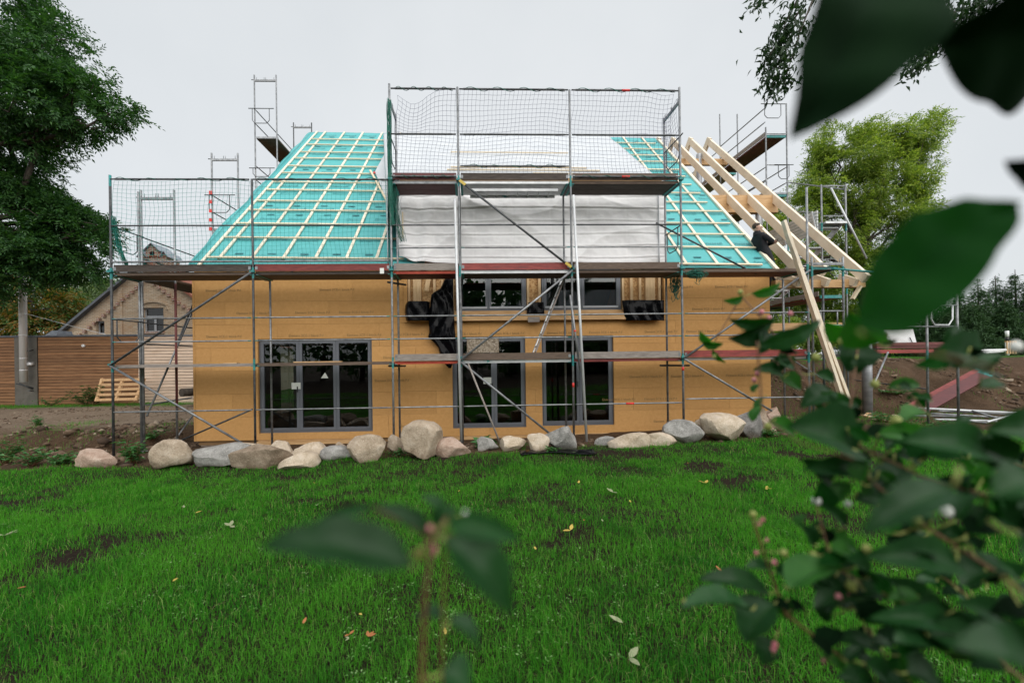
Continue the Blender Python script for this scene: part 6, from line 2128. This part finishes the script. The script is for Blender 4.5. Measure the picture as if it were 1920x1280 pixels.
# ------------------------------------------------------------------ snowberry in front of the lens
def m_leafy(name, a, b, rough=.38, trans=.25):
    m, t, p = nodes(name)
    v = coords(t, (1, 1, 1))
    f = tnoise(t, v, 30, 5, .6)
    c = ramp(t, f, [(.3, a), (.7, b)])
    oi = t.nodes.new('ShaderNodeObjectInfo')
    hs = t.nodes.new('ShaderNodeHueSaturation')
    mr = t.nodes.new('ShaderNodeMapRange')
    mr.inputs[3].default_value, mr.inputs[4].default_value = .7, 1.3
    t.links.new(oi.outputs['Random'], mr.inputs[0])
    t.links.new(mr.outputs[0], hs.inputs['Value'])
    t.links.new(c, hs.inputs['Color'])
    t.links.new(hs.outputs[0], p.inputs['Base Color'])
    p.inputs['Roughness'].default_value = rough
    p.inputs['Specular IOR Level'].default_value = .25
    tr_ = t.nodes.new('ShaderNodeBsdfTranslucent')
    t.links.new(mixc(t, 1.0, hs.outputs[0], (.9, 1.9, .4), 'MULTIPLY'), tr_.inputs[0])
    ms = t.nodes.new('ShaderNodeMixShader')
    ms.inputs[0].default_value = trans
    t.links.new(p.outputs[0], ms.inputs[1])
    t.links.new(tr_.outputs[0], ms.inputs[2])
    t.links.new(ms.outputs[0], t.nodes['Material Output'].inputs['Surface'])
    return m
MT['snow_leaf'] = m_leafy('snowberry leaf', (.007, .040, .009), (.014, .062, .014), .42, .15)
MT['snow_under_shade'] = m_leafy('matt snowberry leaf underside', (.0025, .013, .004), (.005, .02, .006), .9, .04)  # near-black base colour stands in for backlit shade; the matt finish is real
MT['snow_under_shade'].node_tree.nodes['Principled BSDF'].inputs['Specular IOR Level'].default_value = .08
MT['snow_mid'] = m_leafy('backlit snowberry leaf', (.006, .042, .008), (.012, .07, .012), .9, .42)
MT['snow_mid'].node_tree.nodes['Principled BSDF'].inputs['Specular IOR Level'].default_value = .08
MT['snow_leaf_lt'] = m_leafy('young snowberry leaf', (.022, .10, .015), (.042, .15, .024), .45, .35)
MT['midrib'] = m_leafy('pale leaf midrib', (.012, .055, .011), (.02, .07, .015), .5, .25)
def leaf(par, base, tip, wpx, dist, mat='snow_leaf', roll=.0, cup=.26, dtip=0.0, bend=.16, side=.0):
    """ovate leaf between two pixels at a given distance from the lens"""
    p, q = AD(*base, dist), AD(*tip, dist * (1 + dtip))
    d = (q - p)
    L = d.length
    d.normalize()
    view = (p - CAM).normalized()
    s = d.cross(view).normalized()
    n = s.cross(d)
    sg = (1 if s.z > 0 else -1) * (1 if (base[1] + tip[1]) / 2 > 676 else -1)   # leaves lie flat: seen from above below eye level, from below above it
    roll = sg * min(1.05, max(.5, abs(roll) * 1.6) + .25 * math.sin(base[0] * 1.7 + tip[1]))
    s, n = s * math.cos(roll) + n * math.sin(roll), n * math.cos(roll) - s * math.sin(roll)
    W_ = wpx / F * dist / max(.35, math.cos(roll))
    N = 26 if wpx > 100 else 12
    V, Fc = [], []
    for i in range(N + 1):
        t = i / N
        w_ = W_ * .5 * (math.sin(math.pi * min(1, t ** .72)) ** .8) * (1 + .05 * math.sin(t * 19 + wpx))
        c = p + d * (L * t) - n * (L * bend * math.sin(math.pi * t)) * .8 + s * (L * side * math.sin(math.pi * t))
        for k, a in enumerate((-1, -.5, -.045, .045, .5, 1)):
            V.append(c + s * (w_ * a) - n * (W_ * cup * (abs(a) ** 1.5) * (w_ / max(W_ * .5, 1e-6))) + n * (.012 * L * math.sin(t * 22 + a * 2)))
    for i in range(1, N):                      # sunken midrib
        for k in (2, 3):
            V[i * 6 + k] = V[i * 6 + k] + n * (W_ * .05)
    for i in range(N):
        for k in range(5):
            b = i * 6 + k
            Fc.append((b, b + 1, b + 7, b + 6))
    mb = MB().add(V, Fc, 0, True)
    mb.m = [1 if q % 5 == 2 else 0 for q in range(len(Fc))]
    o = mb.build('leaf', [MT[mat], MT['midrib' if mat not in ('snow_under_shade', 'snow_mid') else mat]], par)
    return o, p
def shrub(name, label, stems, leaves, buds, loc):
    root = thing(name, label, 'shrub', loc)
    samples = []
    for pts, r in stems:
        L = [AD(x, y, dd) for x, y, dd in pts]
        fine = []
        for a, b in zip(L, L[1:]):
            fine += [a.lerp(b, k / 6) for k in range(6)]
        fine.append(L[-1])
        samples += fine
        MB().tube(fine, [r * (1 - .55 * k / len(fine)) for k in range(len(fine))], 8).build('stem', MT['twig'], root)
    for lf_ in leaves:
        o, p = leaf(root, *lf_[:4], **(lf_[4] if len(lf_) > 4 else {}))
        s = min(samples, key=lambda c: (c - p).length)
        if (s - p).length > .03:
            s = p + (s - p).normalized() * .012
        if (s - p).length > .002:
            MB().tube([s, s.lerp(p, .5) + Vector((0, 0, -.002)), p], .0009, 5).build('petiole', MT['budgreen'], root)
    V, Fq = ico(2)
    for (x, y, dd, r, mt) in buds:
        c = AD(x, y, dd)
        me = np_mesh('bud', V * np.array([r, r, r * 1.25]) , Fq, MT[mt], True)
        b = link('berry' if mt == 'berry' else 'blossom', me, root)
        b.location = c
        s = min(samples, key=lambda q: (q - c).length)
        if (s - c).length > .025:
            s = c + Vector((0, 0, -.008))
        MB().tube([s, c], .0007, 4).build('pedicel', MT['budgreen'], root)
LT_ = dict(mat='snow_leaf_lt')
right_leaves = [
    ((1668, -120), (1484, 262), 225, .21, dict(roll=.15, cup=.06, mat='snow_under_shade')), ((2090, -5), (1752, 78), 270, .20, dict(roll=-.1, cup=.06, mat='snow_under_shade')), ((1612, 618), (1914, 382), 150, .20, dict(roll=.2, mat='snow_mid', side=.09, bend=.05, cup=.12)), ((1995, 320), (1882, 302), 60, .22, dict(mat='snow_under_shade')),
    ((1409, 550), (1464, 528), 18, .5, LT_), ((1393, 558), (1355, 563), 15, .5, LT_), ((1332, 641), (1312, 620), 15, .5, LT_), ((1316, 642), (1357, 643), 15, .5, LT_), ((1335, 655), (1362, 680), 9, .5, LT_),
    ((1452, 602), (1366, 598), 30, .42), ((1442, 608), (1364, 634), 38, .42, dict(roll=.4)), ((1424, 648), (1540, 600), 34, .36, dict(roll=.5, cup=.05)), ((1432, 620), (1424, 664), 28, .42), ((1602, 622), (1546, 602), 36, .4, LT_), ((1648, 645), (1590, 585), 58, .28, LT_),
    ((1467, 702), (1411, 694), 25, .44), ((1490, 686), (1446, 671), 23, .44), ((1460, 708), (1502, 730), 27, .44, LT_), ((1602, 642), (1588, 698), 58, .36), ((1845, 688), (1737, 672), 78, .28, dict(roll=.2)), ((1872, 866), (1684, 826), 62, .25, dict(roll=.5)),
    ((1608, 842), (1476, 800), 92, .3), ((1660, 800), (1732, 828), 36, .34, LT_), ((1632, 884), (1503, 880), 44, .3), ((1664, 726), (1724, 720), 24, .38, LT_), ((1960, 810), (1846, 806), 70, .24), ((1528, 700), (1565, 716), 20, .42), ((1560, 730), (1500, 765), 40, .38), ((1575, 780), (1530, 735), 40, .38, LT_), ((1430, 745), (1418, 780), 12, .48, LT_), ((1410, 735), (1424, 720), 10, .48, LT_), ((1440, 790), (1490, 815), 26, .4, LT_), ((1410, 790), (1430, 760), 16, .46, LT_),
    ((1785, 912), (1612, 1004), 64, .22, dict(roll=.3)), ((1592, 904), (1554, 956), 28, .3, LT_), ((1600, 936), (1668, 950), 28, .3), ((1795, 1052), (1618, 1044), 66, .24), ((1478, 1102), (1584, 1064), 48, .27, LT_), ((1648, 1114), (1525, 1140), 54, .27, dict(roll=.3)), ((1446, 1066), (1396, 1064), 20, .3, dict(roll=.5)), ((1453, 1070), (1502, 1084), 30, .3, dict(roll=.4)), ((1442, 1112), (1306, 1086), 36, .29, dict(roll=.4)), ((1408, 1142), (1276, 1140), 32, .27, dict(roll=.5)), ((1452, 1130), (1396, 1204), 62, .28), ((1452, 1198), (1428, 1244), 38, .29),
    ((1802, 1172), (1626, 1158), 46, .25, dict(roll=.3)), ((1795, 1236), (1676, 1204), 46, .24, dict(roll=.5)), ((1975, 1282), (1785, 1212), 70, .2, dict(roll=.4)), ((1652, 1218), (1542, 1194), 30, .28), ((1648, 1300), (1566, 1268), 44, .26, dict(roll=.5)), ((1900, 1060), (1800, 1100), 50, .24), ((1930, 1000), (1850, 960), 60, .24), ((1950, 900), (1860, 930), 70, .22), ((1700, 1000), (1760, 1060), 46, .26), ((1550, 1010), (1610, 1035), 26, .3, LT_), ((1880, 1160), (1790, 1130), 46, .24), ((1720, 1140), (1660, 1080), 44, .26), ((1930, 1120), (1990, 1180), 60, .22), ((1740, 1190), (1850, 1200), 50, .24), ((1560, 900), (1500, 860), 40, .31), ((1700, 880), (1640, 930), 44, .28), ((1820, 830), (1900, 870), 60, .25), ((1950, 1230), (1880, 1150), 70, .21), ((1700, 1260), (1770, 1290), 50, .24), ((1585, 985), (1530, 940), 22, .3), ((1910, 1000), (1960, 1060), 60, .22),
]
right_stems = [
    ([(2050, 760, .24), (1900, 700, .26), (1830, 690, .28), (1740, 672, .28)], .0016), ([(2050, 1000, .22), (1850, 930, .25), (1720, 890, .28), (1600, 830, .32), (1500, 700, .42), (1440, 610, .43), (1390, 555, .5), (1340, 640, .5)], .0022),
    ([(1960, 1400, .24), (1700, 1330, .26), (1625, 1268, .27), (1473, 1150, .29), (1440, 1060, .3), (1412, 975, .3)], .0022), ([(1990, 1330, .22), (1800, 1180, .25), (1650, 1110, .27), (1560, 1060, .28), (1530, 940, .3)], .0018), ([(2060, 1200, .22), (1850, 1060, .24), (1740, 990, .25), (1620, 890, .29), (1590, 800, .33), (1610, 640, .36)], .002),
    ([(2100, 500, .22), (2040, 200, .205), (1990, -110, .205), (1670, -125, .21)], .002), ([(2100, 700, .22), (1900, 700, .21), (1700, 650, .2), (1620, 624, .2)], .0012), ([(1420, 640, .46), (1425, 720, .46), (1430, 780, .45), (1500, 830, .38), (1600, 860, .3)], .0012),
]
right_leaves = [l if l[3] < .225 else (l[0], l[1], l[2], l[3] * 1.55, *l[4:]) for l in right_leaves]
right_stems = [([(x, y, dd if r < .0013 or dd < .215 and k_ == 5 else dd * 1.55) for x, y, dd in pts], r) for k_, (pts, r) in enumerate(right_stems)]
right_stems += [([(1990, 1240, .5), (1860, 1150, .5), (1760, 1075, .52), (1690, 985, .55)], .0013), ([(1980, 900, .5), (1860, 850, .52), (1760, 800, .55), (1690, 720, .6)], .0012), ([(1720, 1330, .45), (1640, 1200, .45), (1580, 1110, .46), (1545, 1010, .48)], .0012)]
rl = random.Random(99)
for pts, r in right_stems[:5] + right_stems[-3:]:                     # more leaves in pairs along the stems
    for a, b in zip(pts, pts[1:]):
        for q in range(10):
            t = rl.uniform(0, 1)
            x, y, dd = (a[i] + (b[i] - a[i]) * t for i in range(3))
            if x > 2000 or x < 1470 or y < 660 or (y < 780 and q > 3):
                continue
            an = rl.uniform(0, 6.283)
            L_ = rl.uniform(.022, .044) / dd * F
            x, y = x + rl.uniform(-40, 40), y + rl.uniform(-40, 40)
            right_leaves.append(((x, y), (x + math.cos(an) * L_, y + math.sin(an) * L_ * .75), L_ * rl.uniform(.38, .55), dd * rl.uniform(.95, 1.05), dict(roll=rl.uniform(-.6, .6), mat=rl.choice(('snow_leaf', 'snow_leaf', 'snow_mid', 'snow_under_shade', 'snow_leaf_lt')))))
pk = [(1412, 964, .3, .0030, 'budgreen'), (1430, 974, .3, .0018, 'pink'), (1424, 982, .3, .0016, 'pink'), (1438, 1012, .3, .0015, 'pink'), (1418, 1036, .3, .0018, 'pink'), (1452, 1054, .29, .0022, 'pink'), (1496, 1060, .29, .0020, 'pink'), (1572, 1118, .27, .0024, 'pink'), (1590, 1119, .27, .0024, 'pink'), (1453, 1208, .28, .0024, 'pink'), (1450, 1216, .28, .0020, 'pink'), (1545, 1238, .28, .0018, 'pink'), (1302, 1126, .28, .0020, 'pink'), (1284, 1128, .28, .0022, 'budgreen'),
      (1470, 1036, .29, .0028, 'budgreen'), (1526, 1042, .28, .0034, 'budgreen'), (1625, 1028, .26, .003, 'budgreen'), (1595, 1098, .27, .0036, 'budgreen'), (1720, 975, .25, .003, 'budgreen'), (1775, 958, .24, .0036, 'berry'), (1531, 938, .3, .0036, 'berry'), (1590, 944, .3, .0026, 'berry'), (1905, 650, .24, .0035, 'berry'), (1428, 585, .45, .0032, 'pink'), (1442, 596, .45, .003, 'pink'), (1482, 588, .45, .003, 'pink'), (1388, 548, .5, .0035, 'budgreen'), (1340, 668, .5, .0032, 'budgreen'), (1420, 700, .47, .003, 'pink'), (1414, 712, .47, .003, 'pink'), (1580, 640, .38, .0045, 'budgreen'), (1530, 670, .4, .0045, 'budgreen'), (1480, 650, .42, .004, 'budgreen'), (1600, 850, .3, .004, 'budgreen'), (1440, 800, .44, .0045, 'budgreen'), (1640, 720, .36, .004, 'budgreen'), (1900, 1200, .22, .0036, 'pink'), (1890, 1215, .22, .003, 'pink'), (1680, 790, .34, .005, 'budgreen')]
pk = [(x, y, dd * 1.55, r * 1.35, m_) for x, y, dd, r, m_ in pk]
shrub('snowberry_shrub', 'blurred snowberry shrub with dark leaves filling the right foreground', right_stems, right_leaves, pk, (CAM.x + .5, CAM.y + .15, gz(CAM.x, CAM.y)))
cen_leaves = [((775, 1060), (484, 1024), 80, .19, dict(roll=.45)), ((832, 1008), (960, 1152), 84, .20, dict(roll=.3)), ((838, 980), (980, 1012), 46, .21, dict(roll=.2)), ((812, 1002), (690, 950), 34, .24, dict(roll=.4)), ((838, 968), (788, 928), 24, .25), ((700, 950), (596, 976), 20, .23), ((842, 1162), (899, 1216), 28, .25, dict(roll=.4)), ((828, 1262), (884, 1292), 64, .22, dict(roll=.4)), ((900, 1042), (948, 1082), 26, .25), ((830, 1160), (776, 1160), 22, .25, dict(roll=.5)), ((820, 1000), (860, 950), 40, .245, dict(roll=.4)), ((815, 990), (790, 1010), 20, .24)]
cen_stems = [([(786, 1420, .22), (789, 1300, .22), (798, 1108, .225), (812, 1010, .235), (838, 968, .245)], .0021), ([(826, 1420, .24), (827, 1300, .24), (831, 1128, .245), (836, 1030, .245), (842, 985, .245)], .0011), ([(812, 1010, .235), (760, 1050, .225)], .001), ([(842, 1000, .245), (905, 1020, .245)], .0008), ([(812, 1010, .235), (700, 950, .23)], .0007)]
shrub('snowberry_shoot', 'blurred snowberry shoot with reddish stem in the middle foreground', cen_stems, cen_leaves,
      [(906, 1027, .24, .0022, 'pink'), (900, 1022, .24, .002, 'pink'), (812, 1032, .235, .003, 'pink'), (806, 990, .24, .002, 'pink'), (884, 1008, .24, .003, 'budgreen'), (788, 1038, .235, .0034, 'budgreen'), (872, 962, .25, .0018, 'berry'), (895, 1050, .245, .002, 'pink')], (CAM.x - .05, CAM.y + .22, gz(CAM.x, CAM.y)))
